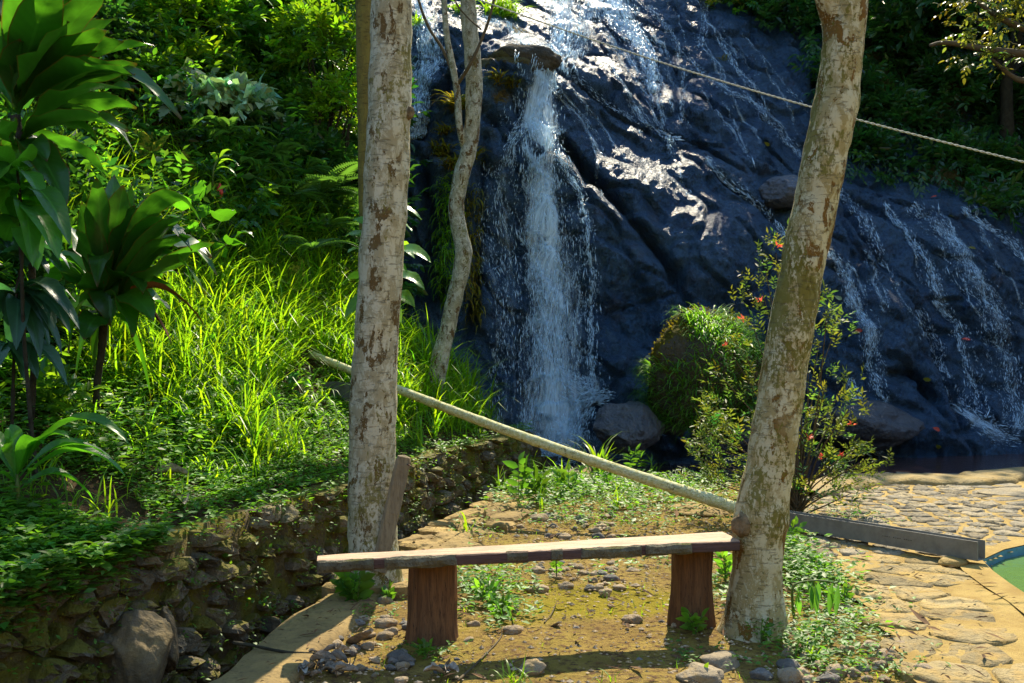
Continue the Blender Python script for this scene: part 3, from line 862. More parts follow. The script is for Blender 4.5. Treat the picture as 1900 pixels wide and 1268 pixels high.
for p, c in zip(pts, cells):
    if c is None or not inside(p, pave_poly) or inside(p, pool_poly): continue
    if any(inside(q, pool_poly) for q in c): continue
    if p[0] / p[1] > 0.56: continue
    cb = cobble(c, 0.012 if p[1] < 6.9 else 0.024, 0.007 if p[1] < 6.9 else 0.010, 0.05, 0.012, 0.006)
    if cb is None: continue
    v, f, ce = cb
    o = obj('flagstone', fast_mesh('flagstone', v - np.array([ce[0], ce[1], 0]), f, True), M['flag'] if p[1] < 6.95 else M['cobblegrey'], pavement, (ce[0], ce[1], 0.028))
    nst += 1

# low raised kerb at the far edge of the paving
def strip(center, width, z0, z1, wob, n, name, mat, **kw):
    pa = resample(center, n)
    T = norm(np.gradient(pa, axis=0)); Nn = np.stack([-T[:, 1], T[:, 0]], -1)
    prof = [(-.5, z0), (-.5, z1 - .03), (-.42, z1), (-.15, z1 + .008), (.15, z1 + .006), (.42, z1), (.5, z1 - .03), (.5, z0)]
    V = []
    for i in range(n):
        for a, z in prof:
            q = pa[i] + Nn[i] * a * width
            k = nz(q[0], q[1], z, 3.0) * wob; k2 = nz(q[0] + 9, q[1], z, 3.0) * wob
            V.append((q[0] + Nn[i, 0] * k * 1.6, q[1] + Nn[i, 1] * k * 1.6, z + (k2 * 0.5 if z > z0 else 0)))
    return tag(obj(name, fast_mesh(name, np.array(V), grid_faces(n, len(prof))), mat), **kw)
strip([G(1480, 925)[:2], G(1600, 900)[:2], G(1700, 900)[:2], G(1820, 900)[:2], G(1900, 885)[:2], np.array([8.0, 11.0])], 0.55, -0.4, 0.085, 0.05, 60, 'kerb', M['flag'], label='low rough stone kerb between paving and pond', kind='structure')
# smooth ledge along the ditch, near the camera
strip([np.array([EX(y) + 0.17, y]) for y in (0.5, 2, 3.2, 4.4, 5.2, 6.0, 6.6)], 0.36, -0.45, 0.035, 0.03, 70, 'ledge', M['ledge'], label='ochre concrete ledge along the drainage ditch', kind='structure')
# broken rock edging further along
edging = tag(empty('edging', (EX(8.0) + .2, 8.0, 0)), 'broken flat rocks edging the ditch behind the bench', kind='structure')
ep = jitter_grid(-0.06, 0.62, 6.4, 11.3, 0.30, 0.32, 1.0)
for p, c in zip(ep, voronoi(ep, 0.5)):
    if c is None or p[0] < 0 or p[0] > 0.5: continue
    c = c.copy(); c[:, 0] = np.clip(c[:, 0], -0.08, 0.62) + EX(c[:, 1])
    cb = cobble(c, 0.012, random.uniform(.03, .06), 0.03, 0.06, 0.004)
    if cb is None: continue
    v, f, ce = cb
    obj('rock', fast_mesh('rock', v - np.array([ce[0], ce[1], 0]), f, False), M['ledge'], edging, np.array([ce[0], ce[1], 0.0]) - np.array(edging.location))

# ------------------------------------------------------------------ pool
pool = empty('swimming_pool', (pool_poly[0][0] + .4, pool_poly[0][1], -0.1), 'pool of green water with a blue painted rim at the right edge', 'pool')
pp = np.array(pool_poly)
n = len(pp)
cen = pp.mean(0)
inn = cen + (pp - cen) * 0.985
V = np.vstack([np.c_[inn, np.full(n, 0.044)], np.c_[inn, np.full(n, -0.5)]])
obj('pool_wall', fast_mesh('pool_wall', rel(V, pool), grid_faces(2, n, True), False), M['poolwall'], pool)
ring = np.vstack([np.c_[pp + norm(pp - cen) * .16, np.full(n, 0.040)], np.c_[inn, np.full(n, 0.050)]])
obj('coping', fast_mesh('coping', rel(ring, pool), grid_faces(2, n, True), False), M['mortar'], pool)
V = np.c_[cen + (pp - cen) * 0.984, np.full(n, -0.02)]
me = bpy.data.meshes.new('water'); me.from_pydata([tuple(v) for v in rel(V, pool)], [], [tuple(range(n))]); me.update()
obj('water', me, M['pool'], pool)

# ------------------------------------------------------------------ retaining wall of rough stones
wall_root = empty('stone_wall', (WX(7.0), 7.0, -0.4), 'mossy dry stone retaining wall below the grassy bank, along the ditch', 'wall')
wl_y = np.concatenate([np.arange(2.2, 11.85, 0.06), [11.85]])
wl = np.stack([WX(wl_y), wl_y], -1)
for _ in range(6): wl[1:-1] = (wl[:-2] + wl[1:-1] * 2 + wl[2:]) / 4
seg = np.r_[0, np.cumsum(np.linalg.norm(np.diff(wl, axis=0), axis=1))]
WT = norm(np.gradient(wl, axis=0)); WN = np.stack([WT[:, 1], -WT[:, 0]], -1)   # towards the path
def wall_point(s, t, h):
    x = np.interp(s, seg, wl[:, 0]); y = np.interp(s, seg, wl[:, 1])
    nx = np.interp(s, seg, WN[:, 0]); ny = np.interp(s, seg, WN[:, 1])
    h = h + (0.48 - t) * 0.10                      # battered face
    return np.stack([x + nx * h, y + ny * h, t + 0 * x], -1)
ss = np.arange(0, seg[-1], 0.05); prof = [(-.45, -.02), (-.3, -.02), (-.15, -.02), (0, -.02), (.15, -.02), (.3, -.02), (.42, -.02), (.465, -.05), (.475, -.12), (.465, -.22), (.3, -.26)]
V = np.vstack([wall_point(np.full(len(prof), s), np.array([p[0] for p in prof]), np.array([p[1] for p in prof])) for s in ss])
V = V + (nzv(V, 6.0, 4)[:, None] * 0.035) * np.array([0.9, -0.4, 0.5])
parts_ = [(V, grid_faces(len(ss), len(prof)))]
e = len(ss) - 1
endp = V[e * len(prof):]
obj('earth_core', fast_mesh('earth_core', rel(np.vstack([V, endp.mean(0)[None]]), wall_root), [grid_faces(len(ss), len(prof)), np.array([[e * len(prof) + i, e * len(prof) + i + 1, len(V)] for i in range(len(prof) - 1)])]), M['wallcore'], wall_root)
wp = jitter_grid(1.75, seg[-1] - 0.05, -0.42, 0.5, 0.122, 0.36, 1.38)
wp_s = wp / np.array([1.45, 1.0])
n_wall = 0
for p, c in zip(wp, voronoi(wp_s, 0.45)):
    if c is None: continue
    c = c * np.array([1.45, 1.0])
    c[:, 1] = np.clip(c[:, 1], -0.5, 0.475)
    if random.random() < 0.2 and p[1] > -0.2: continue        # earth and moss showing between
    hgt = random.choice([.02, .035, .05, .065, .09])
    cb = cobble(c, random.uniform(.008, .03), hgt, random.uniform(.012, .045), 0.22, 0.010)
    if cb is None: continue
    v, f, ce = cb
    W = wall_point(v[:, 0], v[:, 1], v[:, 2])
    o0 = wall_point(np.array([ce[0]]), np.array([ce[1]]), np.array([0.0]))[0]
    obj('stone', fast_mesh('stone', W - o0, f, False), M['wallstone'], wall_root, o0 - np.array(wall_root.location))
    n_wall += 1
print('flagstones', nst, 'wall stones', n_wall)
# ------------------------------------------------------------------ rock shapes
def ico(sub):
    bm = bmesh.new(); bmesh.ops.create_icosphere(bm, subdivisions=sub, radius=1.0)
    bm.verts.ensure_lookup_table()
    V = np.array([v.co[:] for v in bm.verts]); F = np.array([[v.index for v in f.verts] for f in bm.faces])
    bm.free(); return V, F
ICO = {k: ico(k) for k in (2, 3, 4, 5)}
def rock_mesh(name, sub, seed, amp=0.25, freq=1.0, facets=0, flat=1.0, fine=0.0, sq=1.0):
    V, F = ICO[sub]; V = V.copy()
    r = np.random.default_rng(seed)
    d = nzv(V, freq, 2, seed * 7.3)
    V = V * (1 + amp * d)[:, None]
    for _ in range(facets):                        # planar breaks
        n_ = norm(r.normal(size=3)); lim = r.uniform(0.62, 0.86)
        k = V @ n_
        V = V - np.clip(k - lim, 0, None)[:, None] * n_ * 0.9
    if fine:
        V = V * (1 + fine * nzv(V, freq * 5, 4, seed * 3.1))[:, None]
    V[:, 2] *= flat
    return fast_mesh(name, V, F, True)

def place_rock(name, me, mat, loc, sc, rot, label, cat, group=None, sink=0.25):
    o = obj(name, me, mat)
    o.scale = sc; o.rotation_euler = rot
    o.location = (float(loc[0]), float(loc[1]), float(loc[2]))
    return tag(o, label, cat, group)

PEB = [rock_mesh('river_stone', 3, 20 + i, 0.35, 0.9, i % 4, 1.0, .03) for i in range(9)]
PEBG = [rock_mesh('grey_stone', 3, 60 + i, 0.35, 0.9, 3, 1.0, .03) for i in range(5)]
for m_ in PEB: m_.materials.append(M['pebble'])
for m_ in PEBG: m_.materials.append(M['greypebble'])
def pebble(px, py, wpx, label, group, grey=False, flat=0.6, asp=0.75):
    g = G(px, py); r = wpx * 0.5 * g[1] / FPX
    me = random.choice(PEBG if grey else PEB)
    if wpx >= 58:
        me = rock_mesh('rough_stone', 4, int(px), .4, 1.1, 7, 1.0, .05); me.materials.append(M['stoneground'])
    hz = r * flat * (.8 if wpx > 60 else 1)
    return place_rock('river_stone', me, None, (g[0], g[1], hz * 0.25), (r, r * asp, hz), (random.uniform(-.15, .15), random.uniform(-.15, .15), random.uniform(-.5, .5)), label, 'stone', group)

single = [(1172,1155,36,'rounded brown stone alone on the mossy soil under the bench',0),(953,1176,40,'flat oval brown stone with a seedling behind it, under the bench',0),(880,1163,28,'brown stone just right of the left bench leg',0),(870,1193,26,'pale brown stone in front of the mossy strip by the left bench leg',0),
 (745,1226,50,'angular grey stone leaning at the foot of the left bench leg',1),(985,1250,58,'large smooth tan stone at the bottom edge below the bench',0),(712,1120,32,'yellowish mossy stone at the foot of the left trunk',0),(717,1163,40,'flat tan stone left of the left bench leg',0),(727,1176,30,'small flat tan stone beside the left bench leg',0),
 (820,1245,32,'grey stone below the left bench leg',1),(1005,1097,27,'olive grey stone at the front of the pebble patch',0),(1051,1091,25,'ochre stone at the front of the pebble patch',0),(1124,1102,24,'pale flat stone right of the pebble patch',0),(1000,968,36,'brown wedge stone in the gravel behind the bench',0),
 (1040,892,66,'red brown boulder below the bamboo pipe',0),(1335,1235,84,'grey brown boulder at the bottom edge before the right tree',0),(1300,1262,90,'tan boulder cut by the bottom edge',0),(1412,1258,42,'dark grey stone at the bottom edge left of the tan cobbles',1),(1465,1262,52,'tan cobble at the bottom edge right of the dark grey stone',0),(1520,1240,34,'small tan cobble right of the right tree',0),(1572,1210,36,'brown cobble in the weeds right of the right tree',0),(1645,1220,40,'grey cobble at the edge of the paving',0),(1712,1252,48,'red brown oval cobble at the bottom right',0),(1655,1176,20,'small stone standing on the paving edge',0),(1255,1165,24,'brown stone beside the foot of the right bench leg',0)]
for px, py, w, lab, gr in single: pebble(px, py, w, lab, None, bool(gr), 0.66)
def scatter_peb(n, x0, x1, y0, y1, w0, w1, label, group, grey=0.3):
    for _ in range(n):
        px, py = random.uniform(x0, x1), random.uniform(y0, y1)
        w = random.uniform(w0, w1) * (0.75 + 0.5 * random.random())
        g_ = random.random() < grey
        big = w > (w0 + w1) / 2
        pebble(px, py, w, ('larger ' if big else 'smaller ') + ('dark grey ' if g_ else 'tan ') + label, group, g_, random.uniform(.5, .75))
scatter_peb(38, 985, 1175, 1045, 1098, 12, 26, 'rounded pebble in the patch behind the bench', 'pebbles in the patch behind the bench', .2)
scatter_peb(34, 940, 1140, 955, 1000, 10, 24, 'pebble in the gravel beyond the plank', 'pebbles in the gravel beyond the plank', .35)
scatter_peb(32, 590, 770, 1150, 1266, 14, 34, 'stone in the pile left of the left bench leg', 'stones piled left of the left bench leg', .45)
scatter_peb(30, 1440, 1720, 1195, 1266, 18, 42, 'cobble in the pile at the bottom right', 'cobbles piled at the bottom right', .3)
scatter_peb(18, 800, 1400, 1080, 1262, 7, 15, 'stone lying loose on the bare soil', 'loose stones on the bare soil', .2)
scatter_peb(16, 1180, 1290, 1140, 1266, 7, 16, 'stone scattered before the right bench leg', 'stones before the right bench leg', .3)
scatter_peb(26, 930, 1330, 895, 950, 9, 22, 'stone among the weeds below the bamboo pipe', 'stones among the weeds below the pipe', .3)
# grit: too small to count
gv = []
n_g = 5200
gx_ = rng.uniform(-1.2, 1.9, n_g); gy_ = rng.uniform(3.9, 9.6, n_g) 
ok = gx_ > EX(gy_) + 0.35
gx_, gy_ = gx_[ok], gy_[ok]
V0, F0 = ICO[2][0], ICO[2][1]
oc = np.array([(1,0,0),(-1,0,0),(0,1,0),(0,-1,0),(0,0,1),(0,0,-1)], float); of = np.array([(0,2,4),(2,1,4),(1,3,4),(3,0,4),(2,0,5),(1,2,5),(3,1,5),(0,3,5)])
sz = rng.lognormal(math.log(.006), .45, len(gx_))
A = rng.normal(size=(len(gx_), 6, 1)) * 0.25 + 1
V = oc[None] * A * sz[:, None, None] * np.array([1.2, 1.0, .7]) + np.stack([gx_, gy_, sz * .3 + 0.008], -1)[:, None]
F = (of[None] + (np.arange(len(gx_)) * 6)[:, None, None]).reshape(-1, 3)
tag(obj('grit', fast_mesh('grit', V.reshape(-1, 3), F, False), M['pebble']), 'fine grit and crumbs strewn over the soil path', 'grit', kind='stuff')

# dry leaf bits and needles on the soil
n_g = 1500
gx_ = np.r_[rng.uniform(-1.2, 2.2, n_g), rng.uniform(1.2, 3.2, 260)]; gy_ = np.r_[rng.uniform(3.9, 9.0, n_g), rng.uniform(4.0, 7.6, 260)]
ok = gx_ > EX(gy_) + 0.05
gx_, gy_ = gx_[ok], gy_[ok]; m_ = len(gx_)
az = rng.uniform(0, 6.28, m_); L_ = rng.lognormal(math.log(.022), .5, m_); W_ = L_ * rng.uniform(.12, .6, m_)
c_ = np.stack([gx_, gy_, np.where((gx_ > 1.3) | (gx_ < EX(gy_) + .36), .052, .022) + rng.random(m_) * .006], -1)
u_ = np.stack([np.cos(az), np.sin(az), rng.normal(0, .25, m_)], -1); v_ = np.stack([-np.sin(az), np.cos(az), rng.normal(0, .3, m_)], -1)
V = np.stack([c_ - u_ * L_[:, None], c_ + v_ * W_[:, None] * .5 + [0, 0, .004], c_ + u_ * L_[:, None], c_ - v_ * W_[:, None] * .5 + [0, 0, .004]], 1)
F = np.array([[0, 1, 2], [0, 2, 3]])[None] + (np.arange(m_) * 4)[:, None, None]
tag(obj('leaf_litter', fast_mesh('leaf_litter', V.reshape(-1, 3), F.reshape(-1, 3), False), M['litter']), 'bits of dry leaf and needles strewn over soil and paving', 'litter', kind='stuff')
# boulders
def boulder(px, py, d, rx, ry, rz, seed, mat, label, name='boulder', facets=3, rot=0.0, amp=.25, z=None):
    p = P(px, py, d)
    me = rock_mesh(name, 5, seed, amp, 0.9, facets, 1.0, 0.06)
    o = obj(name, me, M[mat]); o.location = [float(c) for c in p]; o.scale = (rx, ry, rz); o.rotation_euler = (0, 0, rot)
    return tag(o, label, 'boulder')
boulder(250, 1235, 4.85, .19, .17, .27, 5, 'boulder', 'big ochre boulder standing in the ditch against the stone wall', facets=4)
boulder(308, 1195, 4.98, .06, .10, .17, 9, 'boulder', 'narrow rock leaning against the right side of the ochre boulder', facets=5, rot=.5)
boulder(1310, 690, 12.6, .66, .5, .95, 14, 'mossrock', 'large moss capped boulder overgrown with grass before the cliff', facets=5, amp=.45)
boulder(1165, 795, 12.4, .42, .4, .34, 22, 'wetboulder', 'wet grey boulder beside the foot of the main fall', facets=4)
boulder(1245, 745, 12.7, .34, .3, .42, 27, 'wetboulder', 'dark wet boulder below the moss capped boulder', facets=4)
boulder(1345, 800, 12.9, .45, .4, .3, 31, 'wetboulder', 'dark low boulder behind the flowering shrub', facets=3)
boulder(1600, 790, 13.9, .75, .5, .34, 35, 'wetboulder', 'broad dark rock at the pond under the right falls', facets=3)
boulder(970, 118, 14.25, .50, .4, .26, 41, 'mossrock', 'ochre mossy boulder at the lip left of the main fall', facets=3)
boulder(1460, 355, 15.5, .42, .4, .26, 46, 'wetboulder', 'dark wedge shaped boulder at the top of the right slab', facets=4)

# ------------------------------------------------------------------ trees
def trunk_part(root, pts, rad, mat, n_ring=150, n_side=36, rough=.012, rs=5.0, name='trunk'):
    V, F = tube(pts, rad, n_ring, n_side, rough, rs, True)
    # knots
    return obj(name, fast_mesh(name, rel(V, root), F, True), M[mat], root)

def knot(root, p, r, mat, depth=.02, name='knot', part=None):
    V, F = ICO[3]; V = V.copy()
    V = V * (1 + .25 * nzv(V, 1.8, 2, p[0] * 9))[:, None] * np.array([r, depth, r * 1.25]) + np.asarray(p)
    return obj(name, fast_mesh(name, rel(V, root), F, True), M[mat], next(c for c in root.children if c.name.startswith('trunk')))

dL = 6.0
lt_pix = [(705,1108,62),(699,1075,50),(692,1000,45),(690,900,44),(691,800,43),(695,700,42),(700,600,41),(706,500,41),(713,400,41),(718,300,41),(722,200,40),(725,100,39),(727,0,38),(732,-150,37),(738,-400,34),(742,-700,30)]
lt = [P(a, b, dL) for a, b, r in lt_pix]; lr = [r * dL / FPX for a, b, r in lt_pix]
lt[0][2] = -0.05
left_tree = empty('tree', (lt[0][0], lt[0][1], 0), 'pale lichen barked straight trunk behind the left end of the bench', 'tree')
trunk_part(left_tree, lt, lr, 'bark_pale', 220, 40, .010, 6)
M['knot'] = plain('knot_bark', (0.24, 0.17, 0.09), .9, .2, 25, .6, 1.0, .02)
for px, py, r in ((758,210,.035),):
    p = P(px, py, dL - .118 if px < 750 else dL - .05)
    knot(left_tree, p, r, 'knot', .022)

dR = 5.2
rt_pix = [(1395,1182,72),(1400,1140,56),(1404,1060,46),(1408,1000,48),(1412,960,50),(1425,880,44),(1438,800,43),(1450,720,42),(1464,640,41),(1478,560,40),(1492,480,40),(1508,400,40),(1528,310,40),(1545,230,41),(1556,170,39),(1563,90,38),(1568,20,40),(1572,-40,40),(1580,-200,34),(1600,-450,28)]
rt = [P(a, b, dR) for a, b, r in rt_pix]; rr = [r * dR / FPX for a, b, r in rt_pix]
rt[0][2] = -0.05
right_tree = empty('tree', (rt[0][0], rt[0][1], 0), 'leaning lichen barked trunk at the right end of the bench', 'tree')
trunk_part(right_tree, rt, rr, 'bark_mossy', 220, 40, .012, 6)
fk = [P(1560, 60, dR), P(1545, 15, dR - .02), P(1525, -40, dR - .05), P(1470, -220, dR - .1), P(1400, -420, dR)]
trunk_part(right_tree, fk, [.07, .075, .065, .055, .04], 'bark_mossy', 40, 20, .006, 7, 'branch')
knot(right_tree, P(1378, 975, dR - .07), .055, 'knot', .05)

dO = 8.2
ot = [P(690,760,dO), P(688,600,dO), P(684,430,dO), P(682,330,dO), P(680,200,dO), P(678,100,dO), P(676,0,dO), P(672,-200,dO), P(662,-500,dO), P(650,-700,dO)]
olive_tree = empty('tree', (ot[0][0], ot[0][1], H1(ot[0][0], ot[0][1])), 'slender olive brown trunk half hidden behind the pale left trunk', 'tree')
ot[0][2] = H1(ot[0][0], ot[0][1]) - .05
trunk_part(olive_tree, ot, [.085, .08, .078, .076, .074, .073, .072, .068, .06, .05], 'bark_olive', 120, 24, .004, 5)

dT = 10.6
tp = [(806,722,21),(812,690,20),(826,630,18),(842,560,17),(858,490,18),(860,460,18),(850,420,17),(846,380,17),(855,330,17),(868,285,17),(875,240,17),(879,180,18),(878,120,18),(872,60,17),(868,0,17),(862,-150,15),(850,-350,12)]
thin = [P(a, b, dT) for a, b, r in tp]; thr = [r * .86 * dT / FPX for a, b, r in tp]
thin_tree = empty('tree', (thin[0][0], thin[0][1], H1(thin[0][0], thin[0][1])), 'thin crooked pale tree growing from the bank before the main fall', 'tree')
thin[0][2] = min(thin[0][2], H1(thin[0][0], thin[0][1])) - .05
trunk_part(thin_tree, thin, thr, 'bark_thin', 160, 24, .010, 6)
def branch(root, pix, r0, r1, mat='bark_thin', n=40):
    pts = [P(*p) for p in pix]
    return trunk_part(root, pts, np.linspace(r0, r1, len(pts)), mat, n, 10, .003, 9, 'branch')
branch(thin_tree, [(862,275,10.6),(852,230,10.5),(848,170,10.5),(838,115,10.5),(828,60,10.5),(822,-40,10.5)], .04, .03)
branch(thin_tree, [(842,140,10.5),(820,90,10.5),(795,50,10.5),(775,-5,10.5),(765,-60,10.5)], .018, .012, 'twig')
branch(thin_tree, [(850,155,10.5),(872,120,10.4),(895,70,10.4),(912,20,10.4),(922,-30,10.4)], .02, .012, 'twig')
branch(thin_tree, [(893,55,10.4),(870,35,10.4),(850,12,10.4),(836,-15,10.4)], .010, .007, 'twig')

# ------------------------------------------------------------------ bench
bl, br = P(588, 1043, 4.72), P(1372, 1004, 5.06)           # front top edge, left and right end
leftleg, rightleg = G(797, 1200), G(1288, 1172)
bench = empty('bench', ((leftleg + rightleg) / 2) * np.array([1, 1, 0]), 'rustic bench of a weathered plank on two log stumps', 'bench')
ax = norm(br - bl); bk = norm(np.cross([0, 0, 1], ax)); up = np.cross(ax, bk)
Lb = np.linalg.norm(br - bl)
n_l = 90
s_ = np.linspace(0, Lb, n_l)
def plank_rows(y0f, y1f, thick, zoff=0.0, seed=0.0):
    rows = []
    for s in s_:
        y0, y1 = y0f(s), y1f(s)
        pr = [(y0, 0), (y0 + .004, .0), (y0 + .012, .003), ((y0 + y1) / 2, .004), (y1 - .012, .003), (y1, -.002), (y1 + .002, -thick), ((y0 + y1) / 2, -thick - .004), (y0 + .003, -thick)]
        for a, z in pr:
            w = nz(s * 3, a * 9, z * 9 + seed, 1.0) * .004
            rows.append(bl + ax * s + bk * (a + w) + up * (z + zoff + w * .7))
    V = np.array(rows); m = 9
    F = [grid_faces(n_l, m, True)]
    cp0 = np.array([[i, (i + 1) % m, len(V)] for i in range(m)])[:, ::-1]
    cp1 = np.array([[(n_l - 1) * m + i, (n_l - 1) * m + (i + 1) % m, len(V) + 1] for i in range(m)])
    V = np.vstack([V, V[:m].mean(0)[None], V[-m:].mean(0)[None]])
    return V, F + [np.vstack([cp0, cp1])]
wid = lambda s: .13 + .115 * s / Lb
V, F = plank_rows(lambda s: .0 + .006 * math.sin(s * 5), lambda s: wid(s) + .004 * math.sin(s * 3 + 1), .045)
RB = Matrix((ax, bk, up)).transposed()
def local_to(V, origin):
    return (np.asarray(V) - origin) @ np.array([ax, bk, up]).T
def bench_part(name, V, F, mat, parent, smooth=False):
    c = bl + ax * Lb / 2
    o = obj(name, fast_mesh(name, local_to(V, c), F, smooth), M[mat], parent)
    m4 = RB.to_4x4(); m4.translation = Vector(c) - Vector(bench.location)
    if parent is bench: o.matrix_local = m4
    return o
plank = bench_part('plank', V, F, 'plank', bench)
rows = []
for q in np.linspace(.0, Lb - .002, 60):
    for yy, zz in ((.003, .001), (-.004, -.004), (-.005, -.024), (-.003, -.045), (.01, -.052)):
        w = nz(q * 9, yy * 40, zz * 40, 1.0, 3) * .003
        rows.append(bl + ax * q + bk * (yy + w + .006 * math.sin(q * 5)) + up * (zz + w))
bench_part('front_edge', np.array(rows), grid_faces(60, 5), 'plankedge', plank)  # dark strip: brown raw wood with the front's shade painted in
# bark crust left on the front edge, in patches
for a, b in ((.0, .265), (.315, .66), (.90, 1.01), (1.12, 1.18), (1.27, 1.58), (1.60, 1.84)):
    b = min(b, Lb - .02); k = 26; rows = []
    for q in np.linspace(a, b, k):
        for yy, zz in ((.004, .004), (-.010, -.004), (-.016, -.020), (-.012, -.040), (.004, -.054), (.02, -.052)):
            w = nz(q * 14, yy * 40, zz * 40, 1.0, 3) * .006
            e_ = .3 if q in (a, b) else 1
            rows.append(bl + ax * q + bk * (yy * e_ + w) + up * (zz + w))
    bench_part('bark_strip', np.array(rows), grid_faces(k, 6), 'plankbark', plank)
def stump(base, top_z, r0, r1, seed):
    n_r, n_s = 40, 40; rows = []
    for i in range(n_r):
        t = i / (n_r - 1); z = -0.06 + (top_z + .06) * t
        for j in range(n_s):
            a = 2 * math.pi * j / n_s
            r = (r1 + (r0 - r1) * math.exp(-t * 5)) * (1 + .16 * nz(math.cos(a) * 1.2 + seed, math.sin(a) * 1.2, z * 1.4, 1.0, 2) + .14 * nz(math.cos(a) * 5 + seed, math.sin(a) * 4, z * 2.2, 1.0, 3))
            cr = noise.noise((math.cos(a) * 3.3 + seed * 3, math.sin(a) * 3.3, z * .9))
            r *= 1 - .10 * max(0, cr - .22) * 4
            rows.append((r * math.cos(a), r * .85 * math.sin(a), z))
    V = np.array(rows); F = [grid_faces(n_r, n_s, True)]
    V = np.vstack([V, [[0, 0, top_z]]]); o = (n_r - 1) * n_s
    F.append(np.array([[o + j, o + (j + 1) % n_s, len(V) - 1] for j in range(n_s)]))
    return V, F
def under(base):
    s = (np.array(base[:2]) - bl[:2]) @ ax[:2]
    return float((bl + ax * s)[2] - .047)
for base, r0, r1, sd in ((leftleg + np.array([0, .10, 0]), .15, .118, 1.3), (rightleg + np.array([0, .11, 0]), .125, .106, 7.7)):
    V, F = stump(base, under(base) , r0, r1, sd)
    obj('leg', fast_mesh('leg', V, F, True), M['stump'], bench, base - np.array(bench.location))

# ------------------------------------------------------------------ wooden stake leaning on the left trunk
sb, st = G(716, 1045), P(750, 848, 5.86)
sb = np.array([sb[0], 6.05, 0]) * 0 + P(702, 1060, 5.86)
stake = empty('wooden_stake', (sb[0], sb[1], 0), 'old grey wooden stake leaning against the left trunk', 'stake')
axs = norm(st - sb); n_ = 30; rows = []
sd_ = norm(np.cross(axs, [0, 1, 0])); fr = np.cross(sd_, axs)
for q in np.linspace(0, 1, n_):
    c = sb + (st - sb) * q
    for a, b in ((-.045, -.018), (.03, -.022), (.047, -.012), (.047, .016), (-.045, .018)):
        w = nz(q * 6, a * 30, b * 30, 1.0) * .006
        k = 1 if q < .97 else .8
        rows.append(c + sd_ * (a * k + w) + fr * (b + w))
V = np.array(rows)
V = np.vstack([V, [st + axs * .012]])
F = [grid_faces(n_, 5, True), np.array([[(n_ - 1) * 5 + i, (n_ - 1) * 5 + (i + 1) % 5, len(V) - 1] for i in range(5)])]
obj('post', fast_mesh('post', rel(V, stake), F, False), M['stake'], stake)
nv, nf = tube([P(756, 862, 5.84), P(768, 868, 5.80)], [.004, .003], 3, 6)
M['rust'] = plain('rusty_iron', (0.12, 0.05, 0.025), .8)
obj('nail', fast_mesh('nail', rel(nv, stake), nf), M['rust'], stake)

# ------------------------------------------------------------------ bamboo pipe
_h = hit(560, 652)
p0, p1 = P(575, 657, min(_h[1] - .05, 10.0)), P(1400, 954, 7.7)
print('pipe start', p0, _h)
pipe = empty('bamboo_pipe', p1 * np.array([1, 1, 0]) + np.array([0, 0, .2]), 'long pale bamboo water pipe sloping down from the bank to the right tree', 'pipe')
n_r = 160; pth = np.linspace(0, 1, n_r)[:, None] * (p1 - p0) + p0
pth[:, 2] += .05 * np.sin(np.linspace(0, math.pi, n_r)) * -1
rad_ = np.linspace(.036, .047, n_r)
LP = np.linalg.norm(p1 - p0); nodes_s = np.arange(.3, LP, .52)
ds = np.linspace(0, LP, n_r)
for q in nodes_s: rad_ = rad_ + .0045 * np.exp(-((ds - q) / .025) ** 2)
V, F = tube(pth, rad_, n_r, 18, .0012, 9, True)
obj('culm', fast_mesh('culm', rel(V, pipe), F), M['bamboo'], pipe)

# ------------------------------------------------------------------ grey gutter that takes the water to the pool
ga, gb = G(1440, 982, 0.03), G(1814, 1046, 0.06)
ga[2], gb[2] = .05, .075
gutter = empty('gutter', (ga + gb) / 2, 'grey metal gutter lying on the paving between right tree and pool', 'gutter')
ga2 = ga + (ga - gb) * .25
T = norm(gb - ga2); Nn = norm(np.cross([0, 0, 1], T)); U = np.array([0, 0, 1.0])
hh, ww, th_ = .125, .09, .006
prof = [(0, 0), (ww, 0), (ww, hh), (ww - th_, hh), (ww - th_, th_), (th_, th_), (th_, hh), (0, hh)]
V = np.array([e + Nn * a + U * (b + .004 * nz(k * 5, a * 9, b * 9)) for k, e in enumerate((ga2, ga2 + (gb - ga2) * .33, ga2 + (gb - ga2) * .66, gb)) for a, b in prof])
nn = len(prof)
F = [grid_faces(4, nn, True), np.array([[0, 5, 6, 7], [0, 1, 4, 5], [1, 2, 3, 4]]), np.array([[0, 5, 6, 7], [0, 1, 4, 5], [1, 2, 3, 4]])[:, ::-1] + 3 * nn]
obj('channel', fast_mesh('channel', rel(V, gutter), F, False), M['gutter'], gutter)
# faint stamped marks, too worn to read
mk = []
c0 = ga2 + (gb - ga2) * .66 + U * .062
for i in range(14):
    q = c0 + T * (i * .017) - Nn * .003
    hgt_ = .006 if i % 3 else .0045
    if i in (4, 9): continue
    mk.append((np.array([q, q + T * .010, q + T * .010 + U * hgt_, q + U * hgt_]), np.array([[0, 1, 2, 3]])))
V, F = join(mk)
obj('stamped_mark', fast_mesh('stamped_mark', rel(V, gutter), F, False), M['print'], gutter)
sup = place_rock('flat_stone', rock_mesh('flat_stone', 3, 77, .2, 1, 2), M['flag'], (gb[0] - .12, gb[1] + .1, .05), (.10, .09, .035), (0, 0, .4), 'flat stone propping the pool end of the grey gutter', 'stone')
place_rock('flat_stone', rock_mesh('flat_stone', 4, 79, .15, 1, 2), M['ledge'], (*G(1310, 948)[:2], .01), (.38, .30, .05), (0, 0, .2), 'flat ochre slab under the lower end of the bamboo pipe', 'stone')

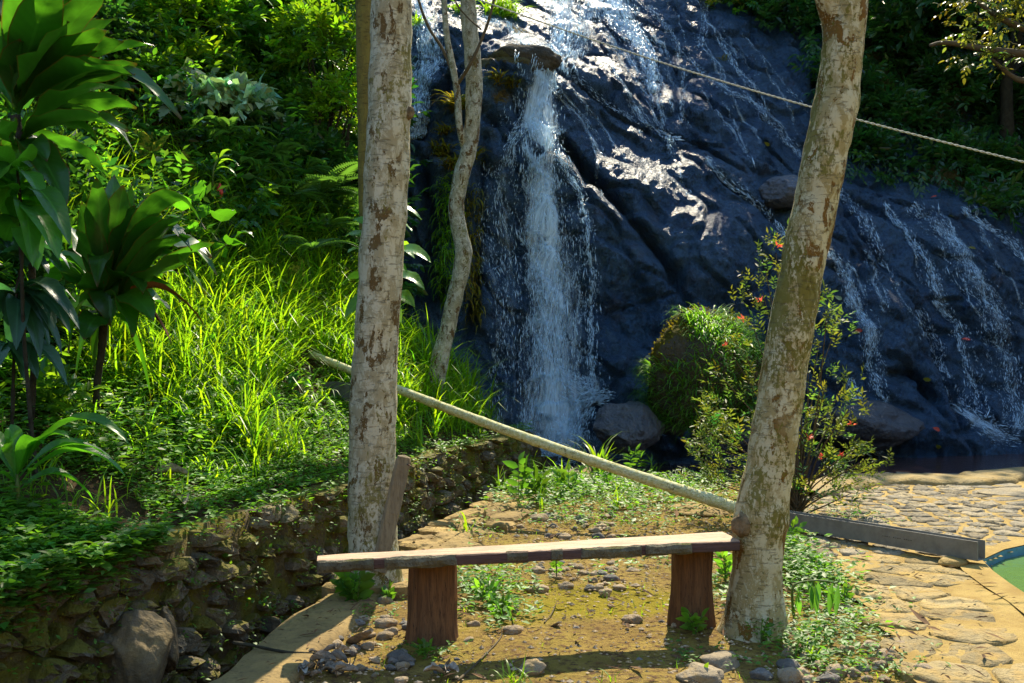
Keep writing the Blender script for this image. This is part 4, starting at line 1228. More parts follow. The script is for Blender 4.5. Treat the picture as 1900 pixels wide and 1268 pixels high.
# ------------------------------------------------------------------ rope
r0, r1 = P(872, -6, 10.5), P(2050, 338, 7.5)
r1 = r0 + (r1 - r0) * 1.7
n_r = 1150
t = np.linspace(0, 1, n_r)
c = r0 + (r1 - r0) * t[:, None]; c[:, 2] -= .10 * np.sin(np.clip(t * 1.7, 0, 1) * math.pi)
# pixel check: the rope passes (1225,125), (1510,208), (1900,305)
T, A, B = frames(c)
parts_ = []
for k in range(2):
    ph = t * 2 * math.pi * 105 + k * math.pi
    cc = c + (A * np.cos(ph)[:, None] + B * np.sin(ph)[:, None]) * .0045
    th = np.linspace(0, 2 * math.pi, 5, endpoint=False)
    V = cc[:, None] + (A[:, None] * np.cos(th)[None, :, None] + B[:, None] * np.sin(th)[None, :, None]) * .0048
    parts_.append((V.reshape(-1, 3), grid_faces(n_r, 5, True)))
V, F = join(parts_)
rope = obj('rope', fast_mesh('rope', V, F), M['rope']); tag(rope, 'pale twisted rope stretched from the thin tree past the right trunk', 'rope')

V, F = tube([(r1[0], r1[1], -.4), (r1[0] + .01, r1[1], r1[2] + .12)], [.05, .042], 20, 12, .006, 9)
tag(obj('mooring_post', fast_mesh('mooring_post', V, F), M['stake']), 'short wooden post holding the far end of the pale rope', 'post')
# ------------------------------------------------------------------ slate sheet in the grass, stick, dead leaves
p = hit(618, 748)
V = []; 
for a in np.linspace(-.26, .26, 14):
    for b in np.linspace(0, .17, 8):
        V.append(p + np.array([a, .10 - b * .25 + .012 * math.sin(a * 60), b + .02 - abs(a) * .1]))
V = np.array(V)
V = np.vstack([V, V + np.array([0, .012, 0])]); f = grid_faces(14, 8)
tag(obj('roof_sheet', fast_mesh('roof_sheet', V, np.vstack([f, f[:, ::-1] + 112])), M['tarp']), 'slate grey corrugated sheet half hidden in grass under the pipe', 'sheet')
V, F = tube([G(432, 1222) + [0, 0, .075], G(470, 1222) + [0, 0, .06], G(540, 1229) + [0, 0, .045], G(650, 1228) + [0, 0, .035]], [.010, .008, .007, .005], 24, 8, .002, 20)
stick = tag(obj('stick', fast_mesh('stick', V, F), M['twig_dark']), 'thin dark stick lying across the ledge by the ditch', 'stick')
def dry_twig(pix, r, label):
    pts = [G(*p) + [0, 0, .012] for p in pix]
    V, F = tube(pts, np.linspace(r, r * .5, len(pts)), 20, 6, .002, 20)
    return tag(obj('twig', fast_mesh('twig', V, F), M['twig']), label, 'twig')
dry_twig([(850,1268),(895,1225),(930,1185),(925,1160)], .006, 'curved dry twig lying below the left bench leg')
dry_twig([(1010,1160),(1025,1140),(1033,1120)], .004, 'short twig standing on the mossy soil under the bench')
dry_twig([(920,1098),(935,1075),(940,1055)], .006, 'dry twig in the weeds right of the left bench leg')
dry_twig([(1605,1100),(1640,1085),(1665,1082)], .005, 'short dark twig on the paving right of the right tree')

def curled_leaf(name, loc, L, W, curl, rot, mat, label, group=None):
    n_u, n_v = 9, 5; V = []
    for i in range(n_u):
        u = i / (n_u - 1); w = W * math.sin(math.pi * (u * .92 + .04)) ** .7
        for j in range(n_v):
            v = (j / (n_v - 1) - .5) * 2
            V.append(((u - .5) * L, v * w * math.cos(v * curl * .5), abs(v) ** 1.5 * w * curl + .12 * L * math.sin(u * 3 + rot) + .006 * nz(u * 6, v * 4, rot)))
    o = obj(name, fast_mesh(name, np.array(V), grid_faces(n_u, n_v), True), M[mat])
    o.location = [float(c) for c in loc]; o.rotation_euler = (random.uniform(-.3, .3), random.uniform(-.3, .3), rot)
    return tag(o, label, 'dead leaf', group)
curled_leaf('dead_leaf', G(668, 1195) + [0, 0, .03], .22, .045, .9, 2.4, 'deadleaf', 'curled brown dead leaf on the stones by the ledge')
for i in range(26):
    curled_leaf('dead_leaf', G(random.uniform(550, 670), random.uniform(1215, 1266)) + [0, 0, random.uniform(.02, .05)], random.uniform(.06, .15), random.uniform(.010, .026), random.uniform(.6, 2.2), random.uniform(0, 6), 'greyleaf', 'withered grey leaf in the litter heap at the bottom left', 'withered leaves in the litter heap')
for i in range(4):
    curled_leaf('dead_leaf', G(random.uniform(800, 850), random.uniform(1250, 1268)) + [0, 0, .02], .10, .03, .8, random.uniform(0, 6), 'greyleaf', 'withered grey leaf at the bottom edge below the left leg', 'withered leaves below the left leg')
for px, py, lab in ((935,1155,'pale dead leaf beside the seedling under the bench'),(1030,1165,'dark dead leaf on the soil under the bench')):
    curled_leaf('dead_leaf', G(px, py) + [0, 0, .015], .09, .025, .6, px * .1, 'deadleaf', lab)
for px, py, lab in ((318,900,'grey withered leaf on the bank above the wall'),(335,945,'grey curled leaf roll at the top of the stone wall')):
    q = hit(px, py)
    curled_leaf('dead_leaf', q + [0, 0, .05], .22, .05, 1.1, px * .1, 'greyleaf', lab)
# ------------------------------------------------------------------ falling water
def flow_path(pix, n=None):
    pts = np.array([rock_at(a, b)[[0, 2]] for a, b in pix])
    L = np.linalg.norm(np.diff(pts, axis=0), axis=1).sum()
    n = n or max(12, int(L / .05))
    return resample(pts, n)
def ribbon(path, width, dens, off=.03, na=7, sm=0):
    n = len(path); T = norm(np.gradient(path, axis=0)); N2 = np.stack([-T[:, 1], T[:, 0]], -1)
    w = np.interp(np.linspace(0, 1, n), np.linspace(0, 1, len(width)), width)
    dn = np.interp(np.linspace(0, 1, n), np.linspace(0, 1, len(dens)), dens)
    s = np.r_[0, np.cumsum(np.linalg.norm(np.diff(path, axis=0), axis=1))]
    us = np.linspace(-1, 1, na)
    Q = path[:, None] + N2[:, None] * (us[None, :, None] * w[:, None, None])
    D = on_rock(Q[..., 0], Q[..., 1])
    nr = rock_normal(Q[..., 0], Q[..., 1])
    V = np.stack([Q[..., 0], D, Q[..., 1]], -1) + nr * off
    if sm:                                    # free fall: a smooth sheet a little off the broken rock
        k = min(sm, n // 4 * 2 + 1)
        for j in range(na):
            q = np.pad(V[:, j, 1], k // 2, mode='edge')
            V[:, j, 1] = np.convolve(q, np.ones(k) / k, 'valid')[:n] - .09
        V[:, :, 1] = V[:, :, 1] * .5 + V[:, :, 1].mean(1, keepdims=True) * .5 - .02
    fl = np.zeros((n, na, 4)); fl[..., 0] = us[None]; fl[..., 1] = s[:, None] + path[0, 0] * 3; fl[..., 2] = dn[:, None]; fl[..., 3] = us[None] * w[:, None] + path[0, 0] * 5 + 7
    return V.reshape(-1, 3), grid_faces(n, na), fl.reshape(-1, 4)
OCT_V = np.array([(.5,0,0),(-.5,0,0),(0,.5,0),(0,-.5,0),(0,0,1),(0,0,-1)], float)
OCT_F = np.array([(0,2,4),(2,1,4),(1,3,4),(3,0,4),(2,0,5),(1,2,5),(3,1,5),(0,3,5)])
def drops(path, width, count, size=.009, stretch=3.0, off=(.01, .10), spread=1.0, fall=False):
    n = len(path)
    t = rng.random(count); k = t * (n - 1)
    i = np.clip(k.astype(int), 0, n - 2); f = (k - i)[:, None]
    c = path[i] * (1 - f) + path[i + 1] * f
    T = norm(path[i + 1] - path[i]); N2 = np.stack([-T[:, 1], T[:, 0]], -1)
    w = np.interp(t, np.linspace(0, 1, len(width)), width)
    # strands: cluster the drops on a few wandering threads
    ns = 9; th = rng.normal(0, .6, ns); ph = rng.uniform(0, 6, ns); q = rng.integers(0, ns, count)
    a = th[q] + .18 * np.sin(ph[q] + t * 9) + rng.normal(0, .13, count)
    a = np.where(rng.random(count) < .3, rng.normal(0, .55, count), a)
    c = c + N2 * (a * w * spread)[:, None]
    nr = rock_normal(c[:, 0], c[:, 1])
    o = rng.uniform(off[0], off[1], count)
    pos = np.stack([c[:, 0], on_rock(c[:, 0], c[:, 1]), c[:, 1]], -1) + nr * o[:, None]
    # direction of flow along the rock
    c2 = c + T * .05
    p2 = np.stack([c2[:, 0], on_rock(c2[:, 0], c2[:, 1]), c2[:, 1]], -1)
    p1_ = np.stack([c[:, 0], on_rock(c[:, 0], c[:, 1]), c[:, 1]], -1)
    d = norm(p2 - p1_)
    d = norm(d + rng.normal(0, .12, d.shape))
    sz = rng.lognormal(math.log(size), .5, count)
    return pos, d, sz, np.maximum(stretch * rng.uniform(.3, 1.4, count), .8)
def drop_mesh(name, sets):
    pos = np.vstack([s[0] for s in sets]); d = np.vstack([s[1] for s in sets]); sz = np.concatenate([s[2] for s in sets]); st = np.concatenate([s[3] for s in sets])
    A = norm(np.cross(d, np.array([.3, .9, .2]))); B = np.cross(d, A)
    V = pos[:, None] + (A[:, None] * OCT_V[None, :, :1] + B[:, None] * OCT_V[None, :, 1:2]) * sz[:, None, None] + d[:, None] * OCT_V[None, :, 2:] * (sz * st)[:, None, None]
    F = (OCT_F[None] + (np.arange(len(pos)) * 6)[:, None, None]).reshape(-1, 3)
    return fast_mesh(name, V.reshape(-1, 3), F, True)
def waterfall(label, flows, cat='waterfall'):
    root = None; Rs = []; Ds = []
    for fl in flows:
        path = flow_path(fl['p'])
        if fl.get('r', 1): Rs.append(ribbon(path, fl['w'], fl['d'], fl.get('off', .03), sm=fl.get('sm', 0)))
        if fl.get('n', 0): Ds.append(drops(path, fl['w'], fl['n'], fl.get('size', .0042), fl.get('st', 5.0), fl.get('o', (.01, .08))))
    V = np.vstack([r[0] for r in Rs]); offs = np.cumsum([0] + [len(r[0]) for r in Rs[:-1]])
    F = np.vstack([r[1] + o for r, o in zip(Rs, offs)]); fa = np.vstack([r[2] for r in Rs])
    o = obj('waterfall', fast_mesh('waterfall', V, F, True, {'flow': fa}), M['ribbon'])
    tag(o, label, kind='structure')
    if Ds: 
        q = obj('spray', drop_mesh('spray', Ds), M['drops'], o)
        q['kind'] = 'stuff'
    return o
waterfall('main white fall dropping from the mossy lip to the cliff foot', [
  dict(p=[(1003,128),(1000,160),(998,200),(996,250)], w=[.18,.20,.22,.28], d=[.95,.9,.95,1.15], n=1800, size=.005, off=.06, sm=9, o=(.03,.16)),
  dict(p=[(998,240),(1000,300),(1008,380),(1018,470),(1025,560),(1028,660),(1035,760),(1040,835)], w=[.22,.22,.24,.28,.30,.32,.38,.5], d=[1.0,.8,.66,.58,.54,.54,.6,.78], n=8000, size=.0042, off=.08, sm=45, o=(.03,.26), st=5.5),
  dict(p=[(998,235),(1000,300),(1004,380),(1010,470),(1012,560),(1014,660),(1020,760),(1030,835)], w=[.14,.15,.17,.2,.22,.24,.28,.38], d=[1.1,.85,.7,.62,.56,.56,.62,.8], n=4000, size=.0042, off=.14, sm=45, o=(.08,.26)),
  dict(p=[(1000,290),(1005,380),(1015,470),(1020,560),(1022,660),(1025,760),(1030,838)], w=[.22,.34,.48,.56,.62,.66,.74], d=[.75,.62,.55,.52,.54,.58,.72], n=0, off=.05, sm=45),
  dict(p=[(990,240),(985,330),(985,450),(990,560),(995,680),(985,800)], w=[.10,.12,.14,.14,.16,.24], d=[.7,.65,.55,.5,.48,.5], n=3600, size=.0042, off=.06, sm=45, o=(.03,.22)),
  dict(p=[(1020,275),(1050,320),(1075,370),(1090,430),(1096,500),(1095,600),(1098,680),(1105,730)], w=[.05,.05,.05,.05,.05,.05,.07,.12], d=[.6,.5,.45,.4,.4,.42,.5,.6], n=2200, size=.0045, o=(.01,.1)),
  dict(p=[(1060,400),(1065,500),(1065,600),(1070,720)], w=[.2,.24,.24,.28], d=[.3,.3,.3,.35], n=1500, size=.004, o=(.02,.2)),
  dict(p=[(985,245),(955,262),(940,300),(935,360),(938,430),(945,520),(948,620),(945,700),(940,790)], w=[.06,.07,.09,.14,.18,.16,.14,.18,.22], d=[.65,.6,.48,.40,.44,.40,.36,.34,.34], n=2000, size=.0042, o=(.01,.16)),
  dict(p=[(905,300),(900,400),(905,480),(925,560),(930,700)], w=[.10,.14,.14,.12,.16], d=[.2,.3,.35,.3,.2], n=500, size=.004),
  dict(p=[(1130,730),(1085,738),(1060,765),(1050,800),(1040,838)], w=[.06,.14,.2,.24,.3], d=[.5,.75,.8,.7,.7], n=3200, size=.005, o=(.02,.22)),
  dict(p=[(1030,700),(1060,720),(1090,735)], w=[.14,.16,.12], d=[.6,.75,.7], n=1500, o=(.02,.2)),
  dict(p=[(960,820),(1010,835),(1070,838)], w=[.16,.2,.16], d=[.5,.7,.6], n=1800, size=.005, o=(.02,.3))])
waterfall('sunlit white cascades over the top of the cliff', [
  dict(p=[(1045,-40),(1040,20),(1045,60),(1035,95),(1020,118)], w=[.4,.3,.22,.2,.16], d=[.95,.8,.75,.7,.7], n=3600, size=.0065, o=(.01,.12)),
  dict(p=[(1120,-60),(1130,10),(1160,50),(1190,90),(1205,130),(1212,175)], w=[.55,.55,.35,.25,.16,.10], d=[1.0,.85,.75,.65,.55,.5], n=5000, size=.0065, o=(.01,.1)),
  dict(p=[(1090,10),(1080,60),(1060,110)], w=[.25,.2,.12], d=[.7,.55,.45], n=1500),
  dict(p=[(940,45),(960,70),(985,90),(1000,105)], w=[.1,.12,.12,.1], d=[.5,.55,.55,.5], n=900),
  dict(p=[(1215,170),(1225,220),(1240,280)], w=[.06,.05,.05], d=[.45,.4,.4], n=500),
  dict(p=[(1175,200),(1200,235),(1260,262)], w=[.05,.05,.05], d=[.5,.45,.4], n=500)])
waterfall('narrow white cascade between the left trunk and the thin tree', [
  dict(p=[(775,5),(790,60),(800,110),(785,150),(775,210),(765,260)], w=[.16,.2,.22,.16,.12,.08], d=[.7,.65,.6,.6,.5,.45], n=3600, size=.005, o=(.01,.1)),
  dict(p=[(860,20),(900,40),(930,50)], w=[.06,.08,.05], d=[.5,.5,.5], n=300)])
waterfall('thin bluish trickles down the shaded upper slabs', [
  dict(p=[(1200,15),(1240,60),(1262,100),(1300,140),(1345,165),(1400,195),(1440,240),(1475,285),(1505,315)], w=[.10,.10,.12,.10,.10,.08,.09,.09,.06], d=[0.40,0.40,0.45,0.40,0.40,0.40,0.38,0.35,0.35], n=1900, size=.0036),
  dict(p=[(1310,0),(1306,40),(1300,90)], w=[.07,.07,.06], d=[0.35,0.35,0.30], n=500),
  dict(p=[(1335,70),(1360,120),(1400,170)], w=[.05,.05,.05], d=[0.32,0.32,0.30], n=400),
  dict(p=[(1310,300),(1345,335),(1390,365),(1420,400),(1450,440)], w=[.06,.06,.06,.05,.05], d=[0.40,0.38,0.40,0.40,0.40], n=900),
  dict(p=[(1060,140),(1120,185),(1170,225)], w=[.04,.04,.04], d=[0.30,0.30,0.30], n=300),
  dict(p=[(1255,105),(1265,160),(1262,230)], w=[.05,.05,.05], d=[0.30,0.25,0.25], n=400)])
waterfall('bluish white streams over the shaded slab at the right', [
  dict(p=[(1535,475),(1560,510),(1578,555),(1600,595),(1612,650),(1625,700),(1642,750)], w=[.10,.14,.16,.16,.12,.12,.10], d=[0.35,0.40,0.45,0.40,0.40,0.40,0.32], n=1900, size=.0036),
  dict(p=[(1575,700),(1590,740),(1600,780),(1615,825),(1640,840)], w=[.06,.08,.08,.10,.10], d=[0.35,0.35,0.35,0.35,0.40], n=900),
  dict(p=[(1690,385),(1740,425),(1780,465),(1805,510),(1830,560),(1855,610),(1875,680),(1890,760),(1895,800)], w=[.12,.16,.2,.2,.18,.2,.22,.2,.2], d=[0.30,0.38,0.42,0.42,0.45,0.45,0.40,0.38,0.40], n=4200, size=.0036),
  dict(p=[(1640,380),(1670,420),(1700,460),(1725,505),(1740,545),(1770,600),(1790,650),(1805,710),(1815,770)], w=[.05,.06,.06,.07,.14,.14,.14,.16,.16], d=[0.30,0.32,0.35,0.40,0.40,0.32,0.35,0.35,0.30], n=1900, size=.0045),
  dict(p=[(1785,390),(1830,425),(1870,450),(1905,495),(1930,560),(1950,700)], w=[.08,.1,.12,.14,.14,.16], d=[0.30,0.35,0.38,0.38,0.35,0.35], n=1400),
  dict(p=[(1700,575),(1735,640),(1755,700),(1775,755),(1810,785),(1850,806),(1890,812)], w=[.06,.07,.08,.12,.14,.16,.16], d=[0.35,0.35,0.40,0.55,0.65,0.60,0.55], n=1900, size=.0036),
  dict(p=[(1555,355),(1590,395),(1620,440),(1640,500)], w=[.08,.08,.06,.05], d=[0.30,0.30,0.25,0.20], n=500)])
# many fine trickles over the upper and right slabs
fine = []
for i in range(46):
    x0, y0 = random.uniform(1000, 1420), random.uniform(-10, 200)
    if i > 30: x0, y0 = random.uniform(1560, 1900), random.uniform(380, 520)
    L = random.uniform(60, 190); pts_ = [(x0, y0)]
    sl = random.uniform(.15, .8)
    for k in range(5):
        x0 += L / 5 * sl + random.uniform(-5, 8); y0 += L / 5 * random.uniform(.7, 1.2); pts_.append((x0, y0))
    w_ = random.uniform(.02, .06)
    fine.append(dict(p=pts_, w=[w_ * .5, w_, w_ * 1.2, w_], d=[.35, .55, .5, .3], n=int(L * 1.2), size=.0034, o=(.005, .03)))
waterfall('web of fine trickles spread over the upper and right slabs', fine)
# foam floating at the foot of the falls
def foam(label, pts, w):
    V = []; fl = []
    pa = resample(np.array(pts), 60)
    for i, q in enumerate(pa):
        for u in np.linspace(-1, 1, 7):
            V.append((q[0], q[1] + u * w * (1 + .4 * math.sin(i * .7)), POND_Z + .012 + .015 * nz(q[0] * 4, u * 2, 0)))
            fl.append((u, q[0] * 1.0, .62, u * w + 11))
    return tag(obj('foam', fast_mesh('foam', np.array(V), grid_faces(60, 7), True, {'flow': np.array(fl)}), M['ribbon']), label, kind='structure')
def pondpt(px, py): return G(px, py, POND_Z)[:2]
foam('white foam on the pond below the right streams', [pondpt(1760, 822), pondpt(1830, 826), pondpt(1905, 826)], .22)
foam('churned white water at the foot of the main fall', [pondpt(985, 846), pondpt(1030, 850), pondpt(1075, 858)], .35)
foam('thin foam line below the broad dark rock', [pondpt(1600, 846), pondpt(1660, 846), pondpt(1730, 848)], .05)
# ------------------------------------------------------------------ foliage machinery
T_ELL = (np.array([(0,0,0),(.28,.42,.05),(.28,0,-.02),(.28,-.42,.05),(.65,.38,.04),(.65,0,-.03),(.65,-.38,.04),(1,0,-.12)], float),
         np.array([(0,2,1),(0,3,2),(1,2,5),(1,5,4),(2,3,6),(2,6,5),(4,5,7),(5,6,7)]))
T_LITE = (np.array([(0,0,0),(.42,.46,.05),(.42,0,-.03),(.42,-.46,.05),(1,0,-.10)], float), np.array([(0,2,1),(0,3,2),(1,2,4),(2,3,4)]))
T_HEART = (np.array([(0,0,0),(-.1,.42,.06),(.25,.55,.08),(.3,0,-.03),(.25,-.55,.08),(-.1,-.42,.06),(1,0,-.25)], float), np.array([(0,3,1),(1,3,2),(0,5,3),(5,4,3),(2,3,6),(3,4,6)]))
def leaves(tmpl, pos, dr, up, L, W, tint):
    TV, TF = tmpl
    dr = norm(dr); sd = norm(np.cross(up, dr)); nn = np.cross(dr, sd)
    V = pos[:, None] + dr[:, None] * (TV[None, :, :1] * L[:, None, None]) + sd[:, None] * (TV[None, :, 1:2] * W[:, None, None]) + nn[:, None] * (TV[None, :, 2:] * L[:, None, None])
    F = (TF[None] + (np.arange(len(pos)) * len(TV))[:, None, None]).reshape(-1, 3)
    C = np.repeat(tint, len(TV), axis=0)
    return V.reshape(-1, 3), F, C
def tints(n, v=.25, warm=.18):
    b = np.clip(rng.normal(1, v, n), .45, 1.7); w = rng.normal(0, warm, n)
    return np.stack([np.clip(b * (1 + w), .2, 2.2), b, np.clip(b * (1 - w * .6), .2, 2), np.ones(n)], -1)
def merge(sets):
    Vs, Fs, Cs, off = [], [], [], 0
    for V, F, C in sets:
        Vs.append(V); Fs.append(F + off); Cs.append(C); off += len(V)
    return np.vstack(Vs), np.vstack(Fs), np.vstack(Cs)
def rnd_dir(n):
    return norm(rng.normal(size=(n, 3)))
def sprays(start, dirs, twig, nl, L, asp, tmpl=T_ELL, droop=.35, spread=.9, v=.25, warm=.18, Lvar=.25):
    """leafy twigs: alternate leaves along twig directions"""
    n = len(start); k = np.arange(nl)
    t = (k + .6) / nl
    d = norm(dirs); side = norm(np.cross(d, np.array([0, 0, 1.0]) + rng.normal(0, .3, (n, 3)))); upv = np.cross(side, d)
    pos = start[:, None] + d[:, None] * (twig * t)[None, :, None] - np.array([0, 0, 1.0]) * (droop * twig * t ** 2)[None, :, None] * .5
    sgn = np.where(k % 2, 1, -1)[None, :, None]
    ld = d[:, None] * .65 + side[:, None] * sgn * spread + rng.normal(0, .25, (n, nl, 3)) - np.array([0, 0, droop])
    ld[:, -1] = d + rng.normal(0, .2, (n, 3)) - np.array([0, 0, droop * .6])
    up = upv[:, None] + rng.normal(0, .35, (n, nl, 3))
    LL = L * np.clip(rng.normal(1, Lvar, n * nl), .45, 1.6)
    tn = np.repeat(tints(n, v, warm), nl, 0) * tints(n * nl, .12, .06); tn[:, 3] = 1
    return leaves(tmpl, pos.reshape(-1, 3), ld.reshape(-1, 3), up.reshape(-1, 3), LL, LL * asp, tn)
def ell_points(c, r, n, inner=.35):
    d = rnd_dir(n); d[:, 2] = np.where(d[:, 2] < -.35, -d[:, 2], d[:, 2])
    q = rng.uniform(inner, 1, n) ** .6
    # lumpy outline
    lump = 1 + .35 * np.array([noise.noise((a * 1.7 + c[0] * 3, b * 1.7 + c[1], e * 1.7)) for a, b, e in d])
    return np.asarray(c) + d * (q * lump)[:, None] * np.asarray(r), d
def stems_mesh(base, ends, r0=.02, r1=.006, n=10):
    parts = []
    for e in ends:
        m = base * .45 + e * .55 + np.array([0, 0, .12 * np.linalg.norm(e - base)]) + rng.normal(0, .04, 3)
        parts.append(tube([base + rng.normal(0, .015, 3) * [1, 1, 0], m, e], [r0, (r0 + r1) / 2, r1], n, 6, 0, 1, False))
    return join(parts)
def bush(name, label, cat, c, r, n, nl, L, asp, mat, group=None, tmpl=T_ELL, twig=None, droop=.35, base=None, v=.28, warm=.18, stem_mat='twig_dark', n_st=7, outward=.8):
    c = np.asarray(c, float)
    if base is None:
        b = np.array([c[0], c[1], H1(c[0], c[1])])
    else: b = np.asarray(base, float)
    root = empty(name, b, label, cat, group)
    st, d = ell_points(c, r, n)
    dirs = d * outward + np.array([0, 0, .35]) + rng.normal(0, .45, (n, 3))
    V, F, C = sprays(st, dirs, twig or L * 2.2, nl, L, asp, tmpl, droop, .9, v, warm)
    obj('foliage', fast_mesh('foliage', rel(V, root), F, True, {'tint': C}), M[mat], root)
    ends = st[rng.integers(0, n, n_st)]
    V, F = stems_mesh(b - [0, 0, .05], ends, .012 + .012 * max(r), .005)
    obj('stem', fast_mesh('stem', rel(V, root), F), M[stem_mat], root)
    return root

def arc_leaf(root, A, B, W, mat, arch=.15, fold=.25, roll=0.0, name='leaf', petiole=.12, ns=11, shape='strap', wave=.04, label=None):
    """one large leaf from A (attachment) to B (tip), arching upwards"""
    A = np.asarray(A, float); B = np.asarray(B, float)
    L = np.linalg.norm(B - A)
    mid = (A + B) / 2 + np.array([0, 0, 1.0]) * arch * L
    t = np.linspace(0, 1, ns)
    c = ((1 - t) ** 2)[:, None] * A + (2 * t * (1 - t))[:, None] * (2 * mid - (A + B) / 2) + (t ** 2)[:, None] * B
    Tn = norm(np.gradient(c, axis=0))
    side0 = np.cross(Tn, [0, 0, 1.0]); bad = np.linalg.norm(side0, axis=1) < .15
    side0[bad] = np.cross(Tn[bad], [0.3, -1.0, .2])
    sd = norm(side0); nn = np.cross(sd, Tn)
    cr, sr = math.cos(roll), math.sin(roll)
    sd, nn = sd * cr + nn * sr, nn * cr - sd * sr
    if shape == 'strap':
        w = np.where(t < petiole, .14 + .3 * t / petiole * .6, np.sin(np.pi * np.clip((t - petiole * .6) / (1 - petiole * .6), 0, 1) ** .85) ** .75)
    elif shape == 'broad':
        tt = np.clip((t - petiole) / (1 - petiole), 0, 1)
        w = np.where(t < petiole, .03, np.sin(np.pi * tt ** .62) ** .8)
    w = np.maximum(w, .02); w[-1] = .015
    us = np.array([-1, -.5, 0, .5, 1])
    ph = random.uniform(0, 6)
    V = c[:, None] + sd[:, None] * (us[None, :, None] * w[:, None, None] * W * .5)
    lift = (np.abs(us)[None] * fold * w[:, None] * W * .5) + wave * W * np.sin(t * 13 + ph)[:, None] * (us ** 2)[None] * w[:, None] + wave * .6 * W * np.sin(t * 21 + ph * 2)[:, None] * (us[None] ** 3)
    V = V + nn[:, None] * lift[..., None]
    uv = np.zeros((ns, 5, 4)); uv[..., 0] = (us[None] + 1) / 2; uv[..., 1] = t[:, None]; uv[..., 3] = 1
    o0 = A - np.array(root.location)
    o = obj(name, fast_mesh(name, V.reshape(-1, 3) - A, grid_faces(ns, 5), True, {'leafuv': uv.reshape(-1, 4)}), M[mat], root, o0)
    if label: o['label'] = label
    return o

# ------------------------------------------------------------------ grass and low cover
def blade_mesh(pos, L, W, az, lean, tint, ns=5, bend=1.0):
    n = len(pos); t = np.linspace(0, 1, ns)
    hd = np.stack([np.cos(az), np.sin(az), np.zeros(n)], -1); sd = np.stack([-np.sin(az), np.cos(az), np.zeros(n)], -1)
    th = lean[:, None] + bend * t[None] ** 1.3 * rng.uniform(.5, 1.7, n)[:, None]
    dl = (L / (ns - 1))[:, None]
    h = np.concatenate([np.zeros((n, 1)), np.cumsum(np.sin(th[:, :-1]) * dl, 1)], 1); z = np.concatenate([np.zeros((n, 1)), np.cumsum(np.cos(th[:, :-1]) * dl, 1)], 1)
    c = pos[:, None] + hd[:, None] * h[..., None] + np.array([0, 0, 1.0]) * z[..., None]
    w = W[:, None] * np.array([.6, 1, .95, .65, .05] if ns == 5 else np.interp(t, [0, .3, .6, 1], [.6, 1, .8, .03]))[None] * .5
    V = np.stack([c - sd[:, None] * w[..., None], c + sd[:, None] * w[..., None]], 2)       # n, ns, 2, 3
    i = np.arange(ns - 1)
    f = np.stack([2 * i, 2 * i + 1, 2 * i + 3, 2 * i + 2], -1)
    F = (f[None] + (np.arange(n) * ns * 2)[:, None, None]).reshape(-1, 4)
    return V.reshape(-1, 3), F, np.repeat(tint, ns * 2, 0)
def add_leafy(name, sets, mat, label, cat, kind='stuff', parent=None):
    V, F, C = merge(sets)
    o = obj(name, fast_mesh(name, V if parent is None else rel(V, parent), F, True, {'tint': C}), M[mat], parent)
    if parent is None: tag(o, label, cat, kind=kind)
    elif kind: o['kind'] = kind
    return o
def on_ground(x, y): return np.stack([x, y, Hbase(x, y)], -1)
def bank_points(n, y0, y1, d0, d1, clump=.0, per=1):
    y = rng.uniform(y0, y1, n); w = WX(y); x = w - .14 - rng.uniform(d0, d1, n)
    if per > 1:
        x = np.repeat(x, per) + rng.normal(0, clump, n * per); y = np.repeat(y, per) + rng.normal(0, clump, n * per)
        k = x < WX(y) - .13; x, y = x[k], y[k]
    p = on_ground(x, y)
    return p[p[:, 2] > .3]
def grass_set(p, l0, l1, w=.012, lean=.25, bend=1.2, v=.22):
    n = len(p)
    return blade_mesh(p - [0, 0, .02], rng.uniform(l0, l1, n), np.full(n, w) * rng.uniform(.7, 1.3, n), rng.uniform(0, 2 * math.pi, n), np.abs(rng.normal(0, lean, n)), tints(n, v, .14), 5, bend)
gs = [grass_set(bank_points(300, 7.0, 11.6, .35, 3.2, .05, 18), .25, .75, .013, .4, 1.6, .35),
      grass_set(bank_points(1500, 6.4, 11.6, .2, 3.4, .04, 2), .12, .42, .010, .5, 1.4, .35),
      grass_set(bank_points(190, 8.2, 11.5, .05, 1.8, .05, 16), .25, .7, .015, .45, 1.7, .3),
      grass_set(bank_points(300, 4.4, 8.2, .2, 2.6, .06, 7), .10, .36, .009, .6, 1.7, .3),
      grass_set(bank_points(150, 7.4, 10.4, .7, 2.8, .05, 16), .35, .8, .014, .4, 1.6, .3),
      grass_set(bank_points(160, 9.0, 13.0, 1.6, 4.6, .09, 12), .35, .7, .014)]
def clear_pipe(st):
    V, F, C = st; B = V.reshape(-1, 10, 3); b = B[:, 0]
    k = ~((b[:, 0] > -1.95) & (b[:, 0] < -1.05) & (b[:, 1] > 7.7) & (b[:, 1] < 9.5)) | ((B[:, -1, 2] - b[:, 2]) < .10)
    B = B[k]; i = np.arange(4); f = np.stack([2 * i, 2 * i + 1, 2 * i + 3, 2 * i + 2], -1)
    return B.reshape(-1, 3), (f[None] + (np.arange(len(B)) * 10)[:, None, None]).reshape(-1, 4), C.reshape(-1, 10, 4)[k].reshape(-1, 4)
gs = [clear_pipe(g_) for g_ in gs]
add_leafy('grass', gs, 'grass', 'tall arching bright green grass covering the bank', 'grass')
